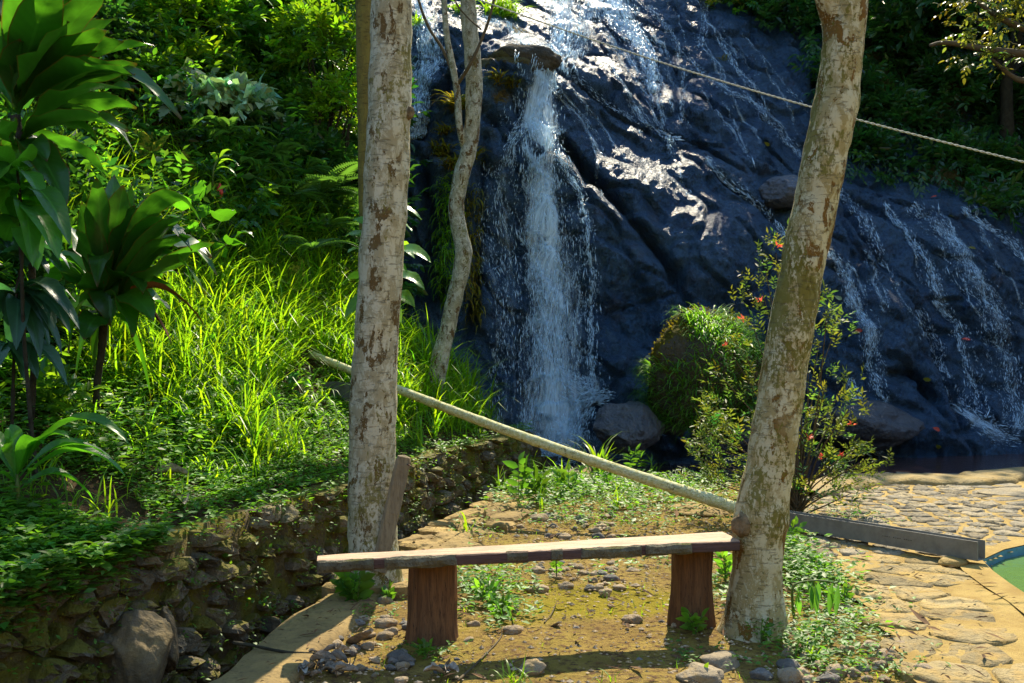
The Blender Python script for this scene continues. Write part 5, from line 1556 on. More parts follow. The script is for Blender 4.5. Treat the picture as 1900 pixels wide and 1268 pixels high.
def herb_set(p, L, nl=4, h=.05, v=.25):
    n = len(p); q = np.repeat(p, nl, 0); m = len(q)
    az = rng.uniform(0, 6.28, m); e = rng.uniform(-.1, .5, m)
    d = np.stack([np.cos(az), np.sin(az), np.sin(e)], -1)
    q = q + np.stack([np.zeros(m), np.zeros(m), rng.uniform(.1, 1, m) * h], -1) + d * (L * .15)
    LL = L * rng.uniform(.6, 1.35, m)
    return leaves(T_LITE, q, d, np.array([0, 0, 1.0]) + rng.normal(0, .3, (m, 3)), LL, LL * rng.uniform(.34, .68, m), tints(m, v, .12))
hs = [herb_set(bank_points(1500, 4.2, 8.5, .0, 1.7, .05, 2), .045, 4, .07), herb_set(bank_points(1500, 5.2, 9.5, .0, .9, .05, 3), .034, 4, .06),
      herb_set(bank_points(900, 3.4, 5.2, -.02, .55, .05, 2), .055, 5, .10), herb_set(bank_points(2600, 5, 11.5, .4, 3.5, .10, 2), .065, 5, .26), herb_set(bank_points(700, 8.5, 11.7, .0, .6, .05, 2), .035, 4, .08)]
soil_c = hit(150, 935)
def bare(st):
    V, F, C = st
    cen = V.reshape(-1, 5, 3)[:, 0]
    k = np.hypot((cen[:, 0] - soil_c[0]) / .42, (cen[:, 1] - soil_c[1]) / .36) > .75 + .35 * rng.random(len(cen))
    tall = cen[:, 2] - Hbase(cen[:, 0], cen[:, 1]) > .07
    k &= ~(tall & (cen[:, 0] > -2.1) & (cen[:, 0] < -1.0) & (cen[:, 1] > 7.4) & (cen[:, 1] < 9.7))
    k5 = np.repeat(k, 5); V2, C2 = V[k5], C[k5]
    return V2, (T_LITE[1][None] + (np.arange(k.sum()) * 5)[:, None, None]).reshape(-1, 3), C2
hs = [bare(h_) for h_ in hs]
add_leafy('ground_cover', hs, 'herb', 'low leafy herbs carpeting the top of the wall and the bank', 'ground cover')
# leafy herbs hanging over the left end of the wall
n = 420
s_w = rng.uniform(1.6, 3.1, n); t_w = .50 - np.abs(rng.normal(0, .10, n)) * (3.3 - s_w)
p = wall_point(s_w, t_w, rng.uniform(.0, .10, n))
s2 = rng.uniform(3.0, seg[-1], 420); s2 = s2[np.array([noise.noise((q * 1.7, 0, 0)) > -.15 for q in s2])]
p2 = wall_point(s2, .51 - np.abs(rng.normal(0, .07, len(s2))), rng.uniform(-.08, .06, len(s2)))
add_leafy('hanging_herbs', [herb_set(p, .062, 5, .07), herb_set(p2, .045, 5, .06)], 'herb', 'leafy herbs hanging over the left end of the stone wall', 'herbs')
# little plants rooted between the wall stones
n = 620
s_w = rng.uniform(.6, seg[-1], n); t_w = rng.uniform(-.32, .46, n)
p = wall_point(s_w, t_w, np.full(n, .045))
q = np.repeat(p, 5, 0) + rng.normal(0, .014, (n * 5, 3))
wn = np.repeat(np.stack([np.interp(s_w, seg, WN[:, 0]), np.interp(s_w, seg, WN[:, 1]), np.full(n, .2)], -1), 5, 0)
d = wn + rng.normal(0, .7, q.shape)
LL = rng.uniform(.012, .034, len(q))
add_leafy('wall_weeds', [leaves(T_LITE, q + norm(d) * .01, d, wn * .4 + [0, 0, 1.0], LL, LL * .7, tints(len(q), .25, .1))], 'herb', 'tiny green weeds sprouting between the wall stones', 'weeds')
# moss cushions on the wall
n = 5200
s_w = rng.uniform(.4, seg[-1], n); t_w = .48 - np.abs(rng.normal(0, .28, n)); keep = np.array([noise.noise((a * 2.2, b * 3, 0)) > -.05 for a, b in zip(s_w, t_w)])
s_w, t_w = s_w[keep], t_w[keep]; p = wall_point(s_w, t_w, np.full(len(s_w), .015) + rng.random(len(s_w)) * .03)
d = rnd_dir(len(p)); LL = rng.uniform(.008, .02, len(p))
add_leafy('wall_moss', [leaves(T_LITE, p, d, rnd_dir(len(p)), LL, LL * .8, tints(len(p), .3, .1))], 'moss', 'yellow green moss cushions on the stone wall', 'moss')

# path weeds as loose cover
def path_patch(px, py, rx, ry, n, L, nl=4, h=.05):
    g = G(px, py)
    x = g[0] + rng.normal(0, rx, n); y = g[1] + rng.normal(0, ry, n)
    k = (x > EX(y) + .1) & (y < 10.7)
    return herb_set(np.stack([x[k], y[k], np.zeros(k.sum())], -1), L, nl, h)
ps = [path_patch(1150, 915, .6, .75, 900, .05, 5, .14), path_patch(1010, 915, .4, .7, 520, .055, 5, .17), path_patch(1240, 895, .5, .6, 480, .045, 5, .12), path_patch(1120, 965, .35, .25, 200, .03),
      path_patch(890, 1090, .14, .28, 170, .045, 5, .1), path_patch(930, 1140, .1, .14, 70, .04, 5, .08), path_patch(1180, 1030, .25, .25, 110, .04), path_patch(1500, 1085, .13, .25, 230, .045, 5, .14), path_patch(1545, 1150, .16, .25, 210, .035, 4, .08),
      path_patch(1500, 1200, .14, .16, 150, .04, 4, .1), path_patch(1490, 1060, .1, .3, 120, .05, 5, .2), path_patch(1570, 1240, .2, .1, 120, .03), path_patch(1560, 962, .25, .2, 110, .035), path_patch(870, 985, .15, .2, 70, .03), path_patch(1340, 1090, .08, .2, 70, .04), path_patch(1290, 1230, .15, .1, 25, .03), path_patch(690, 1140, .1, .1, 30, .025), path_patch(800, 1215, .1, .05, 26, .03), path_patch(1020, 1070, .25, .15, 40, .025)]
add_leafy('low_weeds', ps, 'herb', 'low green weeds spreading over the soil round the bench', 'weeds')
x = rng.uniform(-.9, 1.9, 260); y = rng.uniform(4.2, 9.5, 260); k = x > EX(y) + .35
gp = np.stack([x[k], y[k], np.zeros(k.sum())], -1); gp = np.repeat(gp, 5, 0) + rng.normal(0, .015, (k.sum() * 5, 3)) * [1, 1, 0]
add_leafy('short_grass', [grass_set(gp, .03, .08, .004, .5)], 'grass', 'short sparse grass shoots in the soil path', 'grass')

# ------------------------------------------------------------------ individual weeds
def weed(px, py, h, nst, nl, L, label, mat='herb', asp=.5, spread=.5, group=None, name='weed', droop=.3, tip=None):
    b = G(px, py); root = empty(name, b, label, 'weed', group)
    parts, lv = [], []
    for i in range(nst):
        az = rng.uniform(0, 6.28); ln = rng.uniform(0, spread)
        tipp = b + np.array([math.cos(az) * ln * h, math.sin(az) * ln * h, h * rng.uniform(.7, 1.05)])
        parts.append(tube([b, (b + tipp) / 2 + [0, 0, .06 * h], tipp], [.004, .003, .002], 7, 5, 0, 1, False))
        d = norm(tipp - b)
        lv.append(sprays((b + (tipp - b) * .18)[None], d[None], float(np.linalg.norm(tipp - b)) * .85, nl, L, asp, T_ELL, droop, 1.2, .2, .1))
    V, F = join(parts); obj('stem', fast_mesh('stem', rel(V, root), F), M['herbstem'], root)
    V, F, C = merge(lv); obj('foliage', fast_mesh('foliage', rel(V, root), F, True, {'tint': C}), M[mat], root)
    return root
M['herbstem'] = plain('green_stem', (0.10, 0.16, 0.03), .6)
weed(662, 1125, .20, 9, 8, .075, 'dark green leafy weed at the foot of the pale left trunk', asp=.55)
weed(1290, 1178, .12, 5, 6, .06, 'small leafy weed before the right bench leg', asp=.55)
weed(1412, 1195, .13, 3, 8, .03, 'upright small leaved weed at the foot of the right tree', asp=.6)
weed(963, 942, .58, 2, 12, .13, 'tall broad leaved weed before the far end of the stone wall', asp=.45, spread=.12)
weed(995, 935, .34, 4, 8, .13, 'bushy broad leaved weed right of the tall weed', asp=.5)
weed(1055, 925, .30, 4, 8, .12, 'leafy weed standing under the middle of the bamboo pipe', asp=.45)
weed(1128, 915, .42, 2, 10, .09, 'upright weed crossing the bamboo pipe', asp=.4, spread=.15)
weed(1175, 880, .32, 3, 9, .12, 'narrow leaved weed behind the bamboo pipe', asp=.3)
weed(1033, 1075, .17, 2, 7, .045, 'upright weed in the pebble patch behind the plank', asp=.6, spread=.1)
weed(952, 1160, .07, 2, 4, .04, 'seedling behind the flat oval stone under the bench', asp=.4)
weed(905, 1120, .14, 6, 6, .065, 'leafy weed right of the left bench leg', asp=.5)
weed(930, 1145, .10, 5, 6, .055, 'low leafy weed on the moss under the bench', asp=.5)
weed(790, 1222, .07, 4, 5, .04, 'small weed at the foot of the left bench leg', asp=.6)
weed(722, 1118, .09, 4, 5, .05, 'small weed beside the yellowish stone', asp=.6)
weed(1346, 1080, .20, 5, 7, .06, 'weed hidden behind the right end of the plank', asp=.5)
weed(1458, 1030, .26, 4, 9, .06, 'weed climbing behind the right trunk', asp=.55)
weed(1300, 1262, .05, 3, 4, .03, 'tiny weed on the soil at the bottom edge', asp=.6)
weed(1530, 1070, .10, 6, 6, .05, 'bright weed on the soil right of the right tree', asp=.6)
weed(1565, 1120, .09, 6, 6, .045, 'weed at the edge of the paving right of the right tree', asp=.6)
# drooping plant right of the right tree
b = G(1475, 1160)
dp = empty('drooping_plant', b, 'plant with hanging green leaves right of the right trunk', 'plant')
V, F = tube([b, P(1470, 1095, 5.3), P(1490, 1080, 5.3), P(1530, 1078, 5.25), P(1556, 1085, 5.25)], [.008, .007, .006, .005, .003], 24, 6)
obj('stem', fast_mesh('stem', rel(V, dp), F), M['herbstem'], dp)
M['droop'] = strap_leaf_mat('drooping_leaf', (0.06, 0.19, 0.03), (0.20, 0.50, 0.03), .45, rough=.45)
for px, py in ((1478,1085),(1488,1081),(1498,1079),(1508,1079),(1518,1078),(1530,1079),(1545,1082),(1484,1090),(1512,1082),(1556,1085)):
    A = P(px, py, 5.27); arc_leaf(dp, A, A + np.array([random.uniform(-.03, .05), random.uniform(-.05, .03), -random.uniform(.10, .17)]), random.uniform(.025, .04), 'droop', .02, .3, random.uniform(-1, 1))
# grass tufts one can pick out
def tuft(px, py, n, l0, l1, w, label, z=None, base=None, bend=1.2, lean=.35):
    b = G(px, py) if base is None else np.asarray(base, float)
    p = b + rng.normal(0, .025, (n, 3)) * [1, 1, 0]
    V, F, C = blade_mesh(p, rng.uniform(l0, l1, n), np.full(n, w), rng.uniform(0, 6.28, n), np.abs(rng.normal(0, lean, n)), tints(n, .2, .12), 7, bend)
    o = obj('grass_tuft', fast_mesh('grass_tuft', V, F, True, {'tint': C}), M['grass'])
    return tag(o, label, 'grass')
tuft(1108, 895, 26, .35, .85, .022, 'tall arching grass tuft before the foot of the main fall')
tuft(1040, 915, 16, .3, .6, .018, 'grass tuft left of the tall tuft under the bamboo pipe')
tuft(868, 990, 7, .16, .34, .02, 'few broad grass blades behind the middle of the plank')
tuft(955, 1268, 30, .06, .16, .007, 'grass tuft at the bottom edge below the bench', lean=.7)
tuft(1500, 1225, 26, .06, .16, .007, 'thin grass tuft right of the foot of the right tree', lean=.6)
tuft(1130, 1268, 14, .05, .12, .006, 'sparse grass blades at the bottom edge right of the tan stone', lean=.8)
for i, (a, b) in enumerate([(930,905),(985,880),(1075,900),(1160,905),(1210,880),(1260,915),(1010,950),(1145,945)]):
    tuft(a, b, 18, .12, .38, .010, ['grass tuft at the ditch edge under the pipe', 'grass tuft behind the tall broad leaved weed', 'grass tuft right of the tall arching tuft', 'grass tuft under the right half of the pipe', 'grass tuft behind the pipe near the boulder', 'grass tuft near the flat ochre slab', 'grass tuft at the back of the gravel', 'grass tuft behind the middle of the plank'][i], lean=.5)
q = wall_point(np.array([3.7]), np.array([.12]), np.array([.04]))[0]
tuft(0, 0, 5, .12, .22, .006, 'thin arching grass growing out of the stone wall', base=q, lean=.9)
p = hit(800, 715); tuft(0, 0, 60, .5, 1.0, .02, 'tall grass clump at the foot of the thin crooked tree', base=p)
p = hit(870, 760); tuft(0, 0, 50, .4, .85, .018, 'long arching grass clump above the far end of the wall', base=p)
p = hit(760, 760); tuft(0, 0, 40, .3, .6, .014, 'grass clump beside the pale left trunk', base=p)
# ------------------------------------------------------------------ large leaved plants at the left
def plant_stem(root, pts, rad, mat='twig_dark', name='stem'):
    V, F = tube(pts, rad, 40, 10, .006, 14)
    return obj(name, fast_mesh(name, rel(V, root), F), M[mat], root)
def rosette(root, c, d, tips, W, mat, arch=.1, rnd=.45, fold=.3, petiole=.15):
    """strap leaves from the crown c to photo pixels at about distance d"""
    for px, py in tips:
        B = P(px, py, d + random.uniform(-rnd, rnd))
        v = norm(B - c)
        A = c + np.array([0, 0, random.uniform(-.10, .06)]) + v * .03
        arc_leaf(root, A, c + (B - c) * random.uniform(.82, 1.1), W * random.uniform(.65, 1.2), mat, arch * random.uniform(.2, 2.2), fold * random.uniform(.5, 1.6), random.uniform(-.65, .65), 'leaf', petiole, 12, wave=.09)
d1 = 6.0
b1_ = np.array([P(50, 900, d1)[0], d1, 0.0]); b1_[2] = H1(b1_[0], b1_[1])
c1 = P(28, 215, d1)
dr1 = empty('dracaena', b1_, 'tall dracaena with broad strap leaves cut by the top left corner', 'plant')
plant_stem(dr1, [b1_ - [0, 0, .05], P(62, 700, d1), P(58, 480, d1), P(50, 330, d1), c1], [.022, .02, .02, .025, .03])
rosette(dr1, c1 + [0, 0, .06], d1, [(215,-40),(275,88),(278,112),(250,140),(120,-60),(60,-90),(160,-30),(200,55),(180,110),(10,-60),(-60,-20),(-120,90),(-140,200),(90,20),(40,60),(150,10),(230,20),(100,-20),(260,60),(-20,20),(180,-60),(60,10),(190,90),(130,60)], .24, 'drac', .06, .5)
rosette(dr1, c1 - [0, 0, .12], d1, [(330,222),(300,292),(235,175),(-130,300),(-60,420),(60,430),(150,200),(120,380),(200,330),(10,330),(230,245),(170,260),(90,300),(30,280),(-20,260),(140,330),(260,200),(190,150)], .23, 'drac', .16, .5)
d2 = 6.5
b2_ = P(178, 800, d2); b2_[2] = H1(b2_[0], b2_[1])
c2 = P(196, 560, d2)
dr2 = empty('dracaena', b2_, 'dark green dracaena rosette on a brown stem, standing on the bank', 'plant')
plant_stem(dr2, [b2_ - [0, 0, .05], P(180, 720, d2), P(190, 640, d2), c2], [.022, .022, .025, .03])
rosette(dr2, c2, d2, [(180,338),(212,325),(250,318),(305,340),(150,368),(120,410),(280,380),(340,400),(228,350),(165,390),(200,370),(260,350),(320,360),(140,420),(300,400)], .23, 'drac', .04, .4)
rosette(dr2, c2 - [0, 0, .05], d2, [(432,505),(415,440),(395,545),(350,470),(345,560),(75,545),(60,480),(95,590),(300,430),(330,510),(110,470),(370,430),(390,480),(300,520),(260,470),(130,520),(400,410),(85,510),(310,575)], .21, 'drac', .22, .4)
rosette(dr2, c2 - [0, 0, .02], d2 - .35, [(272,545),(178,528),(205,610),(245,625),(150,640),(120,660),(290,600)], .21, 'drac', .42, .2)
for px, py in ((385,612),(320,640)):
    o = arc_leaf(dr2, c2 - [0, 0, .1], P(px, py, d2 - .2), .09, 'brownleaf', .3, .5, .4, 'withered_leaf'); o['label'] = 'withered brown leaf'
# old hanging leaves
for px, py in ((140,700),(175,690),(280,740)):
    arc_leaf(dr2, c2 - [0, 0, .12], P(px, py, d2 + random.uniform(-.2, .2)), .10, 'drac', .35, .5, 0.3)

# shrub with hanging glossy leaves, left edge
d3 = 5.6
b3 = P(70, 800, d3); b3[2] = H1(b3[0], b3[1])
hp = empty('leafy_shrub', b3, 'shrub with large hanging bright green leaves at the left edge', 'plant')
plant_stem(hp, [b3 - [0, 0, .05], P(45, 640, d3), P(40, 480, d3), P(38, 380, d3), P(30, 300, d3)], [.012, .011, .010, .008, .005])
for (a, b), (c, d) in [((30,300),(10,410)),((36,320),(75,370)),((40,350),(130,455)),((38,340),(95,470)),((34,310),(-30,380)),((36,360),(110,400)),((38,370),(40,430)),((30,300),(60,300)),((36,320),(-10,330)),((40,380),(75,460)),((30,305),(-50,300))]:
    for k in range(2):
        arc_leaf(hp, P(a, b + k * 40, d3), P(c + k * random.uniform(-40, 30), d + k * random.uniform(20, 60), d3 + random.uniform(-.3, .3)), random.uniform(.15, .21), 'broad', .22, .25, random.uniform(-.5, .5), 'leaf', .1, 11, 'strap')
# blue green palmate shrub below it
d4 = 5.8
b4 = P(20, 830, d4); b4[2] = H1(b4[0], b4[1])
pm = empty('palmate_shrub', b4, 'shrub with dark blue green fingered leaves below the hanging leaves', 'plant')
plant_stem(pm, [b4 - [0, 0, .05], P(25, 700, d4), P(30, 560, d4), P(40, 480, d4)], [.011, .010, .009, .006])
for (a, b), tips in [((30,545),[(15,605),(65,635),(105,600),(130,585),(140,560),(-20,600)]),((40,480),[(110,465),(60,440),(-20,500),(90,510),(130,500)]),((35,560),[(80,585),(148,612),(30,650),(115,660)]),((20,640),[(125,715),(60,690),(70,705),(-20,700)]),((20,470),[(-40,440),(60,490),(-30,480)])]:
    for (c, d) in tips:
        for k in range(2):
            arc_leaf(pm, P(a, b, d4), P(c + k * random.uniform(-50, 30), d + k * random.uniform(-30, 40), d4 + random.uniform(-.3, .3)), random.uniform(.10, .14), 'bluegreen', .25, .3, random.uniform(-.3, .3), 'leaf', .08, 11, 'strap')
# low ginger-like plant above the wall
d5 = 4.75
b5 = hit(35, 960)
d5 = b5[1]
gp_ = empty('ginger_plant', b5, 'low plant with long arching leaves above the left end of the wall', 'plant')
for (a, b), (c, d), w in [((35,900),(235,862),.085),((33,890),(215,838),.08),((35,880),(240,800),.075),((30,890),(130,790),.07),((30,900),(-60,790),.08),((30,890),(15,770),.07),((38,910),(175,905),.07),((28,900),(-40,870),.08),((32,880),(80,800),.07),((25,890),(-10,800),.08)]:
    arc_leaf(gp_, P(a, b, d5), P(c, d + 25, d5 + random.uniform(-.25, .25)), w * 1.55, 'broad', .3, .4, random.uniform(-.4, .4), 'leaf', .14, 12, 'strap')
plant_stem(gp_, [b5 - [0, 0, .03], P(33, 920, d5), P(32, 880, d5)], [.012, .012, .008], 'herbstem')

# broad leaved arum behind the dracaena
b6 = hit(360, 520); d6 = b6[1]
ar = empty('arum_plant', b6, 'arum plant with big upright bright leaves behind the dark dracaena', 'plant')
for (c, d), w, l in [((375,335),.24,1),((330,360),.16,1),((300,380),.15,1),((430,390),.2,1),((455,455),.17,1),((420,480),.18,0),((470,440),.12,0),((300,330),.12,1),((345,420),.14,0),((440,540),.18,0),((400,580),.16,0),((380,380),.2,1)]:
    B = P(c, d, d6 + random.uniform(-.3, .2)); A = b6 + rng.normal(0, .05, 3) * [1, 1, 0]
    m_ = A * .35 + B * .65 + [0, 0, .12]
    V, F = tube([A, (A + m_) / 2 + [0, 0, .05], m_], [.008, .007, .005], 8, 6)
    lf = arc_leaf(ar, m_, B, w * 1.3, 'broad', .1 if l else .3, .2, random.uniform(-.6, .6), 'leaf', .04, 11, 'broad', .05)
    obj('leaf_stalk', fast_mesh('leaf_stalk', V - m_, F), M['herbstem'], lf)
# variegated plants
def arum2(px, py, tips, w, mat, label, name='variegated_plant'):
    b = hit(px, py); r = empty(name, b, label, 'plant')
    for (c, d) in tips:
        B = P(c, d, b[1] + random.uniform(-.3, .15))
        A = b * .6 + B * .4
        arc_leaf(r, A, B, w * random.uniform(.8, 1.2), mat, .15, .25, random.uniform(-.6, .6), 'leaf', .06, 10, 'broad', .06)
    V, F = stems_mesh(b, np.array([b * .5 + P(c, d, b[1]) * .5 for c, d in tips[:5]]), .01, .006)
    obj('stem', fast_mesh('stem', rel(V, r), F), M['herbstem'], r)
    return r
arum2(270, 330, [(225,250),(255,240),(285,245),(300,265),(245,290),(315,250),(230,280),(275,285)], .17, 'dumb', 'yellow speckled plant beyond the tall dracaena')
arum2(340, 360, [(320,290),(345,278),(360,300),(330,320),(305,300),(370,330)], .17, 'dumb', 'yellow speckled plant above the arum leaves')
arum2(405, 400, [(385,355),(420,350),(440,370),(400,340)], .15, 'dumb', 'yellow speckled plant beside the red flower')
arum2(555, 560, [(540,490),(560,480),(575,500),(545,520)], .12, 'dumb', 'small speckled plant in the sunny grass')
for i, (px, py, R_) in enumerate([(450,640,70),(520,600,60),(380,680,60),(300,720,55),(540,730,40),(250,780,50),(440,750,45),(480,520,45),(120,760,60),(330,800,40),(60,700,60),(500,760,40)]):
    b = hit(px, py); r = empty('broad_weed', b, ['broad leaved weed in the middle of the sunny grass', 'broad leaved weed left of the slate sheet', 'broad leaved weed below the arum leaves', 'broad leaved weed right of the dracaena stem', 'broad leaved weed below the slate sheet', 'broad leaved weed below the dracaena', 'broad leaved weed in the low grass left of the trunk', 'broad leaved weed at the upper edge of the sunny grass', 'broad leaved weed left of the dracaena stem', 'low broad leaved weed above the middle of the wall', 'broad leaved weed under the blue green shrub', 'low broad leaved weed near the pale trunk'][i], 'weed', 'broad leaved weeds in the bank grass')
    rr_ = R_ * b[1] / FPX
    for k in range(11):
        a = random.uniform(0, 6.28); e = random.uniform(.2, 1.2)
        B = b + np.array([math.cos(a) * math.cos(e), math.sin(a) * math.cos(e) * .8, math.sin(e) * 1.1]) * rr_ * random.uniform(.7, 1.2)
        arc_leaf(r, b + [0, 0, .02], B, rr_ * random.uniform(.28, .45), random.choice(['broad', 'broad', 'philo', 'bluegreen']), .2, .25, random.uniform(-.6, .6), 'leaf', .25, 10, 'strap', .05)
# red ginger flower
b = hit(415, 400); fl = empty('red_flower', b, 'single red cone flower on a stalk above the arum leaves', 'flower')
tp_ = P(408, 356, b[1] - .3)
V, F = tube([b, tp_ - [0, 0, .1], tp_], [.008, .007, .006], 8, 6); obj('stalk', fast_mesh('stalk', rel(V, fl), F), M['herbstem'], fl)
V = ICO[3][0] * (1 + .25 * np.sin(ICO[3][0][:, 2:] * 14)) * np.array([.03, .03, .07]) + tp_
obj('bloom', fast_mesh('bloom', rel(V, fl), ICO[3][1]), M['red'], fl)
# arching cane leaves (costus) near the flower
b = hit(400, 420); cs = empty('cane_plant', b, 'arching cane with narrow paired leaves left of the ferns', 'plant')
cane = [b, P(395, 330, b[1] - .3), P(405, 295, b[1] - .3), P(425, 290, b[1] - .3)]
V, F = tube(cane, [.012, .01, .008, .005], 20, 6); obj('stem', fast_mesh('stem', rel(V, cs), F), M['herbstem'], cs)
for (a, b2), (c, d) in [((395,335),(375,325)),((398,320),(440,330)),((402,310),(445,310)),((405,300),(430,280)),((400,325),(430,360)),((396,340),(425,345)),((402,305),(390,285))]:
    arc_leaf(cs, P(a, b2, b[1] - .3), P(c, d, b[1] - .3 + random.uniform(-.15, .15)), .06, 'philo', .25, .3, 0)

# climber with big leaves round the left trunk
dc = 8.0
bc = np.array([ot[0][0] + .12, 8.0, 0]); bc[2] = H1(bc[0], bc[1])
cl = empty('climbing_plant', bc, 'climber with large glossy leaves showing on both sides of the left trunk', 'plant')
V, F = tube([bc, P(705, 600, dc), P(708, 500, dc), P(712, 400, dc)], [.02, .018, .016, .01], 20, 8); obj('stem', fast_mesh('stem', rel(V, cl), F), M['herbstem'], cl)
for (a, b), (c, d), w in [((720,480),(800,488),.15),((722,470),(760,455),.13),((720,520),(788,538),.15),((722,500),(755,505),.10),((715,560),(770,570),.15),((715,575),(745,600),.14),((718,420),(765,432),.13),((715,390),(782,408),.10),((690,450),(640,440),.13),((690,480),(645,470),.12),((690,520),(632,530),.14),((690,560),(640,590),.13),((695,430),(655,410),.12),((715,470),(770,480),.12)]:
    arc_leaf(cl, P(a, b, dc), P(c, d, dc + random.uniform(-.3, .1)), w, 'philo', .2, .2, random.uniform(-.8, .8), 'leaf', .15, 11, 'broad', .05)

# ------------------------------------------------------------------ ferns
def frond_mesh(L, W, droop, np_=20):
    t = np.linspace(.12, 1, np_); parts = []
    th = np.linspace(0, droop, 30); xs = np.r_[0, np.cumsum(np.cos(th[:-1]))] / 30 * L; zs = np.r_[0, np.cumsum(np.sin(-th[:-1]))] / 30 * L
    x = np.interp(t, np.linspace(0, 1, 30), xs); z = np.interp(t, np.linspace(0, 1, 30), zs)
    w = W * np.sin(np.pi * np.clip(t, 0, 1) ** .75) ** .8 + .01
    pos, dr, LL = [], [], []
    for sg in (-1, 1):
        for a, c, ww in zip(x, z, w):
            pos.append((a, 0, c)); dr.append((.45, sg, -.18)); LL.append(ww)
    pos = np.array(pos); LL = np.array(LL)
    V, F, C = leaves(T_LITE, pos, np.array(dr), np.tile([0, 0, 1.0], (len(pos), 1)), LL, np.full(len(pos), L / np_ * .85), np.ones((len(pos), 4)))
    tv, tf = tube(np.stack([xs, 0 * xs, zs], -1)[::4], np.linspace(.006, .002, 8), 10, 4, 0, 1, False)
    return fast_mesh('frond', np.vstack([V, tv]), [F, tf[0] + len(V)], True, {'tint': np.vstack([C, np.ones((len(tv), 4)) * .6])})
FR = [frond_mesh(1.0, .20, dd) for dd in (.9, 1.3, 1.7)]
for f_ in FR: f_.materials.append(M['fern'])
def fern(c, R, n, label, up=.6, az0=0, az1=6.283, group=None, base=None):
    r = empty('fern', c if base is None else base, label, 'fern', group)
    for i in range(n):
        o = obj('frond', random.choice(FR), None, r, np.asarray(c, float) - np.array(r.location))
        s = R * random.uniform(.75, 1.15); o.scale = (s, s, s)
        o.rotation_euler = (random.uniform(-.3, .3), -random.uniform(.2, up + .3), random.uniform(az0, az1))
    return r
for px, py, R, n, lab in [(600,395,.62,11,'large fern right of the dark hollow'),(545,400,.5,9,'fern left of the large fern'),(570,350,.42,8,'grey green fern above the large fern'),(640,300,.45,8,'fern beside the slender olive trunk'),(430,290,.5,7,'fern with a pale frond hanging over the cane plant'),(580,500,.45,8,'fern in the shade above the sunny grass'),(520,330,.4,7,'small fern in the dark hollow'),(480,350,.4,7,'small fern behind the sunny grass'),(640,420,.45,8,'fern half behind the pale left trunk'),(470,260,.4,7,'fern below the pale vine leaves'),(610,455,.4,7,'low fern at the edge of the sunny grass')]:
    p = hit(px, py + 25); fern(p + np.array([.05, -.35, .30]), R * 1.15, n + 3, lab, base=p)

# ------------------------------------------------------------------ jungle on the left hillside
def left_bush(px, py, rpx, kind, label, dz=0.0, fwd=.5, flat=.9):
    p = hit(px, py)
    lim = {'bright': 12.0, 'bright2': 11.6, 'pale': 11.4, 'mid': 12.5}.get(kind, 13.4) + random.uniform(-.3, .3)
    if p[1] > lim and py < 270: p = P(px, py, lim)          # tall shrub standing on the slope below
    d = p[1]; r = rpx * d / FPX
    c = p + norm(np.array([0, 0, CAMZ]) - p) * r * fwd
    K = dict(bright=('leaf_bright', .085, .42, T_ELL, 210, 9, .3), bright2=('leaf_bright', .12, .30, T_ELL, 150, 9, .4), mid=('leaf_mid', .10, .42, T_ELL, 170, 8, .4), dark=('leaf_dark', .11, .42, T_ELL, 170, 8, .4), pale=('leaf_pale', .12, .85, T_HEART, 110, 5, 1.0), big=('leaf_mid', .20, .45, T_ELL, 80, 7, .5), bigdark=('leaf_dark', .20, .45, T_ELL, 80, 7, .5))[kind]
    k = (r / .45) ** 1.6
    return bush('jungle_shrub', label, 'shrub', c, (r, r * .9, r * flat), int(max(40, K[4] * k)), K[5], K[1], K[2] / 1.0, K[0], 'shrubs on the jungle hillside', K[3], droop=K[6])
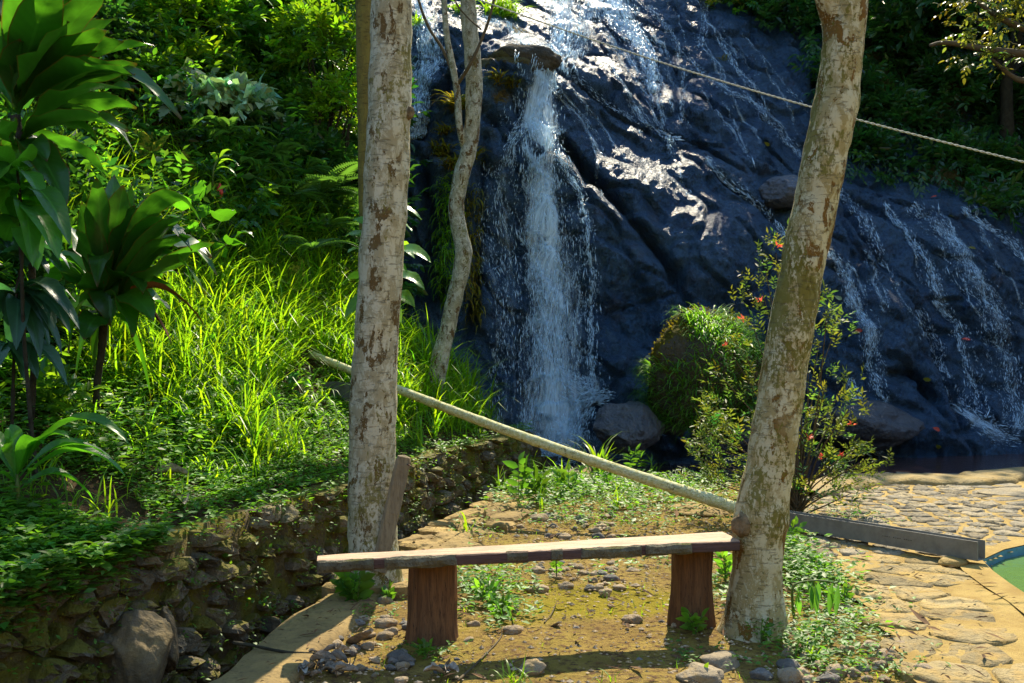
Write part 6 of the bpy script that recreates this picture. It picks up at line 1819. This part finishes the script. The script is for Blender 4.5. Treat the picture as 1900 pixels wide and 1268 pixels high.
LB = [(600,110,95,'bright','sunlit yellow green shrub left of the olive trunk, near the top'),(630,215,70,'bright','shrub with small fresh leaves just below the brightest shrub'),(545,225,60,'mid','green shrub left of the lower fresh leaved shrub'),
 (330,60,95,'bright2','bright narrow leaved bush right of the tall dracaena top'),(345,150,70,'bright2','bright narrow leaved bush above the pale vine'),(420,60,80,'mid','mid green bush between two bright bushes at the top'),(480,25,70,'big','large leaved bush at the top edge left of the bright shrub'),(520,80,70,'dark','dark bush left of the brightest shrub'),
 (375,210,75,'pale','pale grey green vine with drooping heart shaped leaves'),(440,205,50,'pale','right end of the pale heart leaved vine'),(460,140,60,'dark','dark bush above the right end of the pale vine'),(530,150,60,'dark','dark bush in the hollow left of the fresh leaved shrub'),(250,40,70,'mid','green bush behind the tall dracaena at the top'),(180,90,80,'dark','dark bush behind the tall dracaena'),(240,160,70,'mid','green bush just right of the tall dracaena crown'),
 (570,20,70,'big','large leaved bush at the top edge above the brightest shrub'),(640,20,60,'mid','green bush at the top edge beside the olive trunk'),(500,290,60,'dark','dark low bush in the hollow above the ferns'),(590,310,50,'dark','dark bush below the fresh leaved shrub'),(430,330,45,'mid','green bush behind the cane plant'),(100,140,90,'dark','dark bush at the left edge behind the dracaena'),(60,330,80,'dark','dark bush at the left edge behind the hanging leaves'),(150,260,60,'bright2','bright grassy bush behind the tall dracaena stem'),(20,30,90,'dark','dark bush in the top left corner'),(540,440,40,'mid','leafy plant at the upper edge of the sunny grass'),(490,420,38,'bright','fresh leaved plant at the upper edge of the sunny grass'),(650,480,40,'dark','dark plant left of the pale trunk'),(620,300,55,'mid','leafy bush below the fresh leaved shrub beside the trunk'),(640,370,45,'dark','dark bush beside the trunk above the ferns'),(30,560,70,'dark','dark leafy bush behind the blue green shrub'),(100,640,60,'dark','dark leafy bush left of the dracaena stem'),(20,720,60,'mid','leafy bush at the left edge above the low plant'),(130,450,70,'mid','leafy bush behind the dark dracaena'),(300,470,50,'mid','leafy bush between dracaena and arum'),(90,780,45,'mid','low leafy bush at the foot of the left shrubs'),(400,150,50,'mid','green bush above the left end of the pale vine')]
for a in LB: left_bush(*a)
# thick undergrowth mass behind and between the shrubs
n = 5200
y = rng.uniform(5.5, 18, n); x = WX(np.minimum(y, 11.8)) - np.interp(y, [5.5, 9, 11, 18], [2.2, 2.4, 1.9, 2.6]) - rng.uniform(0, 1, n) ** 1.3 * 6.5
p = on_ground(x, y); k = p[:, 2] > .6; p = p[k]
p = p + np.stack([rng.normal(0, .1, len(p)), rng.normal(0, .1, len(p)), rng.uniform(.05, .5, len(p))], -1)
d = np.stack([rng.normal(.35, .5, len(p)), rng.normal(-.45, .5, len(p)), rng.uniform(.0, .9, len(p))], -1)
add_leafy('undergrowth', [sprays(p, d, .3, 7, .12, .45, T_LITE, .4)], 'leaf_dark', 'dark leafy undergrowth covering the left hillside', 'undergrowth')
# wall of small trees at the back of the hillside, low enough to let the sun over it
for i, (x, y, zt) in enumerate([(-2.2,13.6,5.0),(-3.1,15.2,5.9),(-4.2,15.4,6.2),(-5.2,15.6,6.4),(-6.3,15.8,6.6),(-2.9,16.2,6.9),(-7.4,16,6.8),(-2.1,12.7,3.6),(-2.9,13.2,3.9)]):
    bush('small_tree', ['dark small tree nearest the left trunk at the back of the hillside', 'dark small tree second from the left trunk at the back', 'dark small tree behind the narrow leaved bushes', 'dark small tree behind the tall dracaena crown', 'dark small tree behind the left edge of the jungle', 'dark small tree high behind the brightest shrub', 'dark small tree at the far left of the jungle', 'low dark tree beside the cliff behind the left trunk', 'low dark tree behind the fern hollow'][i], 'tree', (x, y, zt - 1.0), (.8, .6, 1.5), 330, 8, .14, .42, 'leaf_dark', 'small trees at the back of the hillside')
sel = rng.random(len(p)) < .28
add_leafy('undergrowth', [sprays(p[sel] + [0, 0, .15], d[sel], .3, 7, .11, .4, T_LITE, .4)], 'leaf_mid', 'greener leaves mixed through the left hillside undergrowth', 'undergrowth')

# ------------------------------------------------------------------ trees: crowns above the frame, shade trees on the hills
def crown(root, c, r, n, L, mat, nl=8, name='crown', asp=.45):
    st, d = ell_points(np.asarray(c, float), r, n, .3)
    V, F, C = sprays(st, d + rng.normal(0, .5, d.shape), L * 2.4, nl, L, asp, T_LITE, .5)
    o = obj(name, fast_mesh(name, rel(V, root), F, True, {'tint': C}), M[mat], root)
    return o
def limbs(root, p0, ends, r0, mat):
    V, F = stems_mesh(np.asarray(p0, float), np.asarray(ends, float), r0, r0 * .25, 12)
    obj('limbs', fast_mesh('limbs', rel(V, root), F), M[mat], root)
crown(left_tree, lt[-1] + [0, 0, 1.0], (1.5, 1.5, 1.0), 160, .13, 'leaf_mid'); limbs(left_tree, lt[-1], [lt[-1] + np.array([math.cos(a) * .9, math.sin(a) * .9, .9]) for a in range(5)], .06, 'bark_pale')
crown(right_tree, rt[-1] + [.2, 0, 1.4], (1.6, 1.5, 1.0), 160, .13, 'leaf_mid'); limbs(right_tree, rt[-1], [rt[-1] + np.array([math.cos(a) * .9, math.sin(a) * .9, 1.1]) for a in range(5)], .05, 'bark_mossy')
crown(thin_tree, thin[-1] + [0, .2, .9], (1.1, 1.0, .9), 110, .12, 'leaf_mid')
crown(olive_tree, ot[-1] + [-.5, 1.9, .3], (2.2, 2.0, 1.2), 330, .16, 'leaf_mid'); limbs(olive_tree, ot[-1], [ot[-1] + np.array([math.cos(a * 1.1) * 1.1 - .4, math.sin(a * 1.1) * 1.1 + 1.2, .8]) for a in range(6)], .05, 'bark_olive')
def jungle_tree(x, y, h, r, n, label, mat='leaf_dark', z=None, lean=(0, 0), L=.26):
    z0 = H1(x, y) if z is None else z
    root = empty('jungle_tree', (x, y, z0), label, 'tree', 'tall jungle trees on the hills')
    top = np.array([x + lean[0], y + lean[1], z0 + h])
    V, F = tube([(x, y, z0 - .3), (x + lean[0] * .3, y + lean[1] * .3, z0 + h * .4), top - [0, 0, r * .4]], [.22, .17, .10], 30, 12, .02, 2)
    obj('trunk', fast_mesh('trunk', rel(V, root), F), M['twig_dark'], root)
    crown(root, top, (r, r, r * .75), n, L, mat)
    limbs(root, top - [0, 0, r * .6], [top + norm(rng.normal(size=3)) * r * .7 for _ in range(6)], .07, 'twig_dark')
    return root
# ------------------------------------------------------------------ jungle trees that shade the right and left of the scene
for x, y, h, r, n, lab in [(6.8,21.5,10.0,2.2,420,'tall tree above the dark right recess'),(9.6,19.5,8.0,2.2,420,'tall tree right of the dark recess, beyond the right edge'),(12.5,17.5,6.8,2.2,360,'tall tree beyond the right edge, behind the pond'),(7.8,25.0,13.5,2.6,380,'tall tree high on the hill behind the dark recess'),(11.5,23.5,12,2.6,360,'tall tree on the hill beyond the right edge'),(5.2,26.5,14.5,2.0,260,'tree on the hill right of the upper cascades'),
  (-10.5,15.5,5.5,2.2,300,'tree on the upper left hillside'),(-10.0,9.5,5.0,2.3,300,'tree on the left hillside beyond the left edge')]:
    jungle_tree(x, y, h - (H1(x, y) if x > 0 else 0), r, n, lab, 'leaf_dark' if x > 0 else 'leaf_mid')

# ------------------------------------------------------------------ dark vegetation in the right recess
n = 3600
px = rng.uniform(1480, 2150, n); py = rng.uniform(-220, 400, n)
px2 = rng.uniform(1330, 1560, 700); py2 = rng.uniform(-150, 60, 700)
px = np.r_[px, px2]; py = np.r_[py, py2]
edge = np.interp(px, [1330, 1480, 1560, 1680, 1760, 1900, 2150], [-20, 120, 320, 352, 350, 430, 480])
k = py < edge; px, py = px[k], py[k]
d = np.full(len(px), 18.5)
for _ in range(25):
    X = (px - CX) / FPX * d; Z = CAMZ + (CY - py) / FPX * d
    d = .6 * d + .4 * on_rock(X, Z)
X = (px - CX) / FPX * d; Z = CAMZ + (CY - py) / FPX * d
p = np.stack([X, on_rock(X, Z), Z], -1) + rock_normal(X, Z) * rng.uniform(.02, .35, len(px))[:, None]
dd = np.stack([rng.normal(-.1, .5, len(p)), rng.normal(-.7, .4, len(p)), rng.normal(-.1, .5, len(p))], -1)
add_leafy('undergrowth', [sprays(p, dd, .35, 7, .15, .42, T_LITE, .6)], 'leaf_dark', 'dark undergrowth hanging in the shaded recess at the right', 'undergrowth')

def right_bush(px, py, rpx, kind, label, fwd=.4):
    p = rock_at(px, py); r = rpx * p[1] / FPX
    c = p + norm(np.array([0, 0, CAMZ]) - p) * r * fwd
    mt, L, asp, tm, nn_, nl = dict(dark=('leaf_dark', .15, .42, T_ELL, 110, 8), mid=('leaf_mid', .15, .42, T_ELL, 110, 8), gold=('leaf_gold', .10, .5, T_ELL, 200, 8))[kind]
    k = (r / .6) ** 1.6
    return bush('cliff_shrub', label, 'shrub', c, (r, r * .7, r * .8), int(max(40, nn_ * k)), nl, L, asp, mt, 'shrubs in the right recess', tm, base=p)
for a in [(1620,90,80,'dark','dark shrub right of the upper end of the right trunk'),(1700,30,90,'dark','dark green shrub at the top edge right of the right trunk'),(1470,40,75,'dark','dark shrub at the top edge left of the right trunk'),(1390,15,60,'mid','green shrub overhanging the cliff at the top edge'),(1340,5,45,'gold','yellowish leaves overhanging the top of the cliff'),(1650,230,70,'dark','dark shrub in the recess beside the rope'),(1760,180,80,'dark','dark shrub in the middle of the recess'),(1870,330,70,'dark','dark shrub low in the recess at the right edge'),(1790,310,60,'dark','dark shrub just above the top of the right slab'),(1600,290,55,'dark','dark shrub above the wedge shaped boulder'),(1880,220,70,'dark','broad leaved shrub at the right edge of the recess'),(1560,170,60,'dark','dark shrub behind the right trunk'),(1850,400,50,'dark','green shrub at the right edge above the slab')]:
    right_bush(*a)
# overhanging branch with golden leaves, top right corner
tb = np.array([10.4, 15.0, 0]); tb[2] = H1(10.4, 15.0)
ot_ = empty('overhanging_tree', tb, 'tree reaching in from the right with sunlit golden leaves in the top right corner', 'tree')
V, F = tube([tb - [0, 0, .3], tb + [0, 0, 3], tb + [-.6, -.2, 6.2]], [.2, .16, .12], 24, 12, .02, 2)
obj('trunk', fast_mesh('trunk', rel(V, ot_), F), M['twig_dark'], ot_)
br_ = []
for pix in ([(2080,60),(1960,100),(1850,95),(1760,80),(1725,85)], [(2080,60),(1930,60),(1850,30),(1800,-10)], [(1960,100),(1900,150),(1840,110)]):
    br_.append(tube([tb + [-.5, -.2, 5.6]] + [P(a, b, 14.0) for a, b in pix], np.linspace(.10, .02, len(pix) + 1), 30, 8, .004, 5))
V, F = join(br_); obj('branch', fast_mesh('branch', rel(V, ot_), F), M['twig'], ot_)
sets = []
for pxc, pyc, rr_, m_ in [(1840,20,50,34),(1880,60,44,34),(1800,10,40,22),(1830,75,34,20),(1800,105,26,14),(1820,120,20,12),(1895,110,30,14),(1870,-30,60,40),(1920,20,60,40),(1780,60,22,8)]:
    c = P(pxc, pyc, 14.0); r = rr_ * 14.0 / FPX
    st, d = ell_points(c, (r, r, r), m_)
    sets.append(sprays(st, d + [0, 0, -.2], .22, 6, .085, .5, T_ELL, .5, .9, .4, .2))
V, F, C = merge(sets); obj('crown', fast_mesh('crown', rel(V, ot_), F, True, {'tint': C}), M['leaf_olive'], ot_)
# palm-like rosette in the dark at the right
p = rock_at(1850, 240)
rs = empty('rosette_plant', p, 'narrow leaved rosette plant in the dark at the right edge', 'plant')
c = P(1850, 235, p[1] - .4)
for a in np.linspace(0, 6.28, 13):
    B = c + np.array([math.cos(a) * .55, -.2, math.sin(a) * .35 + .05]); arc_leaf(rs, c, B, .09, 'bluegreen', .15, .3)
V, F = tube([p, c], [.02, .015], 6, 6); obj('stem', fast_mesh('stem', rel(V, rs), F), M['twig_dark'], rs)

# ------------------------------------------------------------------ greenery on the cliff
def cliff_tuft(px, py, rpx, n, L, mat, label, hang=.4, w=.02):
    p = rock_at(px, py); r = rpx * p[1] / FPX
    X = p[0] + np.clip(rng.normal(0, r * .4, n), -r * .7, r * .7); Z = p[2] + np.clip(rng.normal(0, r * .3, n), -r * .5, r * .5)
    q = np.stack([X, on_rock(X, Z), Z], -1)
    V, F, C = blade_mesh(q, rng.uniform(.5, 1.2, n) * L, np.full(n, w), rng.uniform(3.3, 6.1, n), rng.uniform(.3, 1.0, n) + hang, tints(n, .25, .15), 5, 1.3)
    return tag(obj('cliff_tuft', fast_mesh('cliff_tuft', V, F, True, {'tint': C}), M[mat]), label, 'grass')
for a in [(820,285,22,90,.28,'moss','yellowish tuft on the rock left of the thin tree'),(845,305,26,110,.28,'moss','ferny tuft just left of the thin tree stem'),(825,245,14,50,.25,'moss','small tuft above the yellowish tuft'),(880,290,18,60,.26,'moss','tuft right of the thin tree stem'),(925,150,16,50,.2,'moss','tuft on the mossy lip boulder, left one'),(950,158,14,40,.2,'moss','tuft on the mossy lip boulder, right one'),(930,25,40,260,.4,'grass','bright grass cushion at the top edge right of the thin tree'),(860,20,20,80,.3,'grass','bright grass beside the thin tree at the top'),(855,200,22,110,.4,'moss','hanging moss on the rock behind the thin tree'),(1340,110,10,10,.2,'moss','tiny tuft on the upper slab'),(775,45,16,40,.25,'grass','grass beside the left cascade')]:
    cliff_tuft(*a)
# hanging green curtain
for (x0, x1, y0, y1, n, mt, lab) in [(815,850,330,560,520,'grass','green grass curtain hanging left of the thin tree'),(858,890,340,590,420,'moss','brownish moss curtain hanging right of the thin tree')]:
    px = rng.uniform(x0, x1, n); py = rng.uniform(y0, y1, n)
    q = np.array([rock_at(a, b) for a, b in zip(px[::4], py[::4])]); q = np.repeat(q, 4, 0)[:n] + rng.normal(0, .04, (n, 3)) * [1, .2, 1.5]
    V, F, C = blade_mesh(q + [0, -.02, 0], rng.uniform(.15, .4, n), np.full(n, .015), rng.uniform(4.2, 5.2, n), rng.uniform(1.2, 1.7, n), tints(n, .3, .15), 5, 1.2)
    tag(obj('hanging_grass', fast_mesh('hanging_grass', V, F, True, {'tint': C}), M[mt]), lab, 'grass')
# grass on the moss capped boulder
mb = next(o for o in bpy.data.objects if o.get('label', '').startswith('large moss capped'))
vv = np.array([mb.matrix_basis @ v.co for v in mb.data.vertices]); nn_ = norm(vv - np.array(mb.location))
sel = np.where((nn_[:, 1] < .35) & (vv[:, 2] < mb.location[2] + .72) & ((vv[:, 0] > mb.location[0] - .25) | (vv[:, 2] < mb.location[2] + .1)))[0]
i = rng.choice(sel, 5200); q = vv[i] + rng.normal(0, .03, (5200, 3))
V, F, C = blade_mesh(q, rng.uniform(.10, .34, 5200), np.full(5200, .013), np.arctan2(nn_[i, 1], nn_[i, 0]) + rng.normal(0, .5, 5200), rng.uniform(.6, 1.5, 5200), tints(5200, .25, .12), 5, 1.3)
tag(obj('hanging_grass', fast_mesh('hanging_grass', V, F, True, {'tint': C}), M['herb']), 'long green grass hanging over the front of the moss capped boulder', 'grass')
sel = np.where((vv[:, 2] > mb.location[2] + .0))[0]; i = rng.choice(sel, 1400)
q = vv[i]; LL = rng.uniform(.02, .05, 1400)
add_leafy('boulder_moss', [leaves(T_LITE, q, nn_[i] + rng.normal(0, .5, (1400, 3)), rnd_dir(1400), LL, LL * .7, tints(1400, .3, .15))], 'moss', 'ochre moss cushion on top of the moss capped boulder', 'moss')

# ------------------------------------------------------------------ flowering shrub behind the right tree
ds = 8.5
b = G(1478, 958)
fs = empty('flowering_shrub', b, 'airy small leaved shrub with red blooms behind the right trunk', 'shrub')
tips = [(1440,470),(1420,500),(1415,540),(1450,520),(1460,600),(1390,585),(1360,600),(1345,640),(1375,640),(1400,680),(1340,700),(1310,800),(1330,770),(1295,850),(1320,830),(1345,860),(1370,830),(1390,800),(1380,880),(1310,890),(1350,900),(1535,575),(1510,600),(1550,610),(1520,640),(1500,560),(1530,720),(1560,730),(1575,760),(1545,780),(1590,830),(1610,850),(1570,860),(1540,850),(1600,890),(1560,900),(1520,880),(1500,840),(1490,790),(1530,920),(1580,915),(1420,760),(1400,730),(1500,690),(1430,850),(1405,900),(1475,640)]
P3 = np.array([P(a, c, ds + random.uniform(-.45, .45)) for a, c in tips])
parts = []
for e in P3:
    m = b + (e - b) * np.array([.35, .4, .55]) + rng.normal(0, .03, 3)
    parts.append(tube([b + rng.normal(0, .02, 3) * [1, 1, 0], m, e], [.012, .007, .003], 12, 5, 0, 1, False))
V, F = join(parts); obj('stem', fast_mesh('stem', rel(V, fs), F), M['twig'], fs)
P3 = np.vstack([P3, np.array([P(random.uniform(1290, 1600), random.uniform(760, 925), ds + random.uniform(-.4, .4)) for _ in range(24)])])
st = np.repeat(P3, 9, 0) + rng.normal(0, .08, (len(P3) * 9, 3))
d = norm(st - b) + rng.normal(0, .6, st.shape) + [0, 0, .3]
V, F, C = sprays(st, d, .12, 8, .05, .36, T_LITE, .1, .9, .3, .25)
obj('foliage', fast_mesh('foliage', rel(V, fs), F, True, {'tint': C}), M['leaf_shrub'], fs)
M['bloom'] = leaf_mat('bloom_petal', (0.70, 0.10, 0.06), (0.8, 0.15, 0.08), .4, .5)
for px, py in ((1443,457),(1410,558),(1378,592),(1345,640),(1580,788),(1560,845),(1500,812),(1525,850)):
    c = P(px, py, ds - .25); n = 9
    V, F, C = leaves(T_LITE, c + rng.normal(0, .006, (n, 3)), rnd_dir(n) + [0, 0, .5], rnd_dir(n), rng.uniform(.025, .045, n), rng.uniform(.012, .02, n), tints(n, .2, .1))
    obj('bloom', fast_mesh('bloom', V - c, F, True, {'tint': C}), M['bloom'], fs, c - np.array(fs.location))
# fallen leaves and petals on the wet rock and pond
for i, (px, py, mt, lab) in enumerate([(1603,615,'bloom','red fallen bloom in the stream right of the trunk'),(1800,635,'bloom','red fallen bloom on the right slab'),(1740,800,'bloom','red fallen bloom on the rock at the pond'),(1742,828,'leaf_gold','yellow fallen leaf on the rock at the pond'),(1560,555,'leaf_pale','pale fallen leaf on the slab right of the trunk'),(1730,705,'leaf_gold','yellow fallen leaf in the middle of the slab'),(1660,240,'leaf_gold','yellow leaf hanging in the dark recess'),(1770,405,'leaf_gold','yellow fallen leaf on top of the right slab'),(1425,270,'leaf_gold','yellow fallen leaf on the upper slab'),(1740,368,'bloom','red fallen bloom on the top edge of the right slab'),(1810,465,'leaf_gold','small yellow leaf on the right slab')]):
    p = rock_at(px, py); nr_ = rock_normal(np.array([p[0]]), np.array([p[2]]))[0]
    V, F, C = leaves(T_ELL, (p + nr_ * .04)[None], np.cross(nr_, [.3, .2, .9])[None], nr_[None], np.array([.13]), np.array([.07]), np.ones((1, 4)))
    tag(obj('fallen_leaf', fast_mesh('fallen_leaf', V - p, F, True, {'tint': C}), M[mt], None, p), lab, 'leaf')
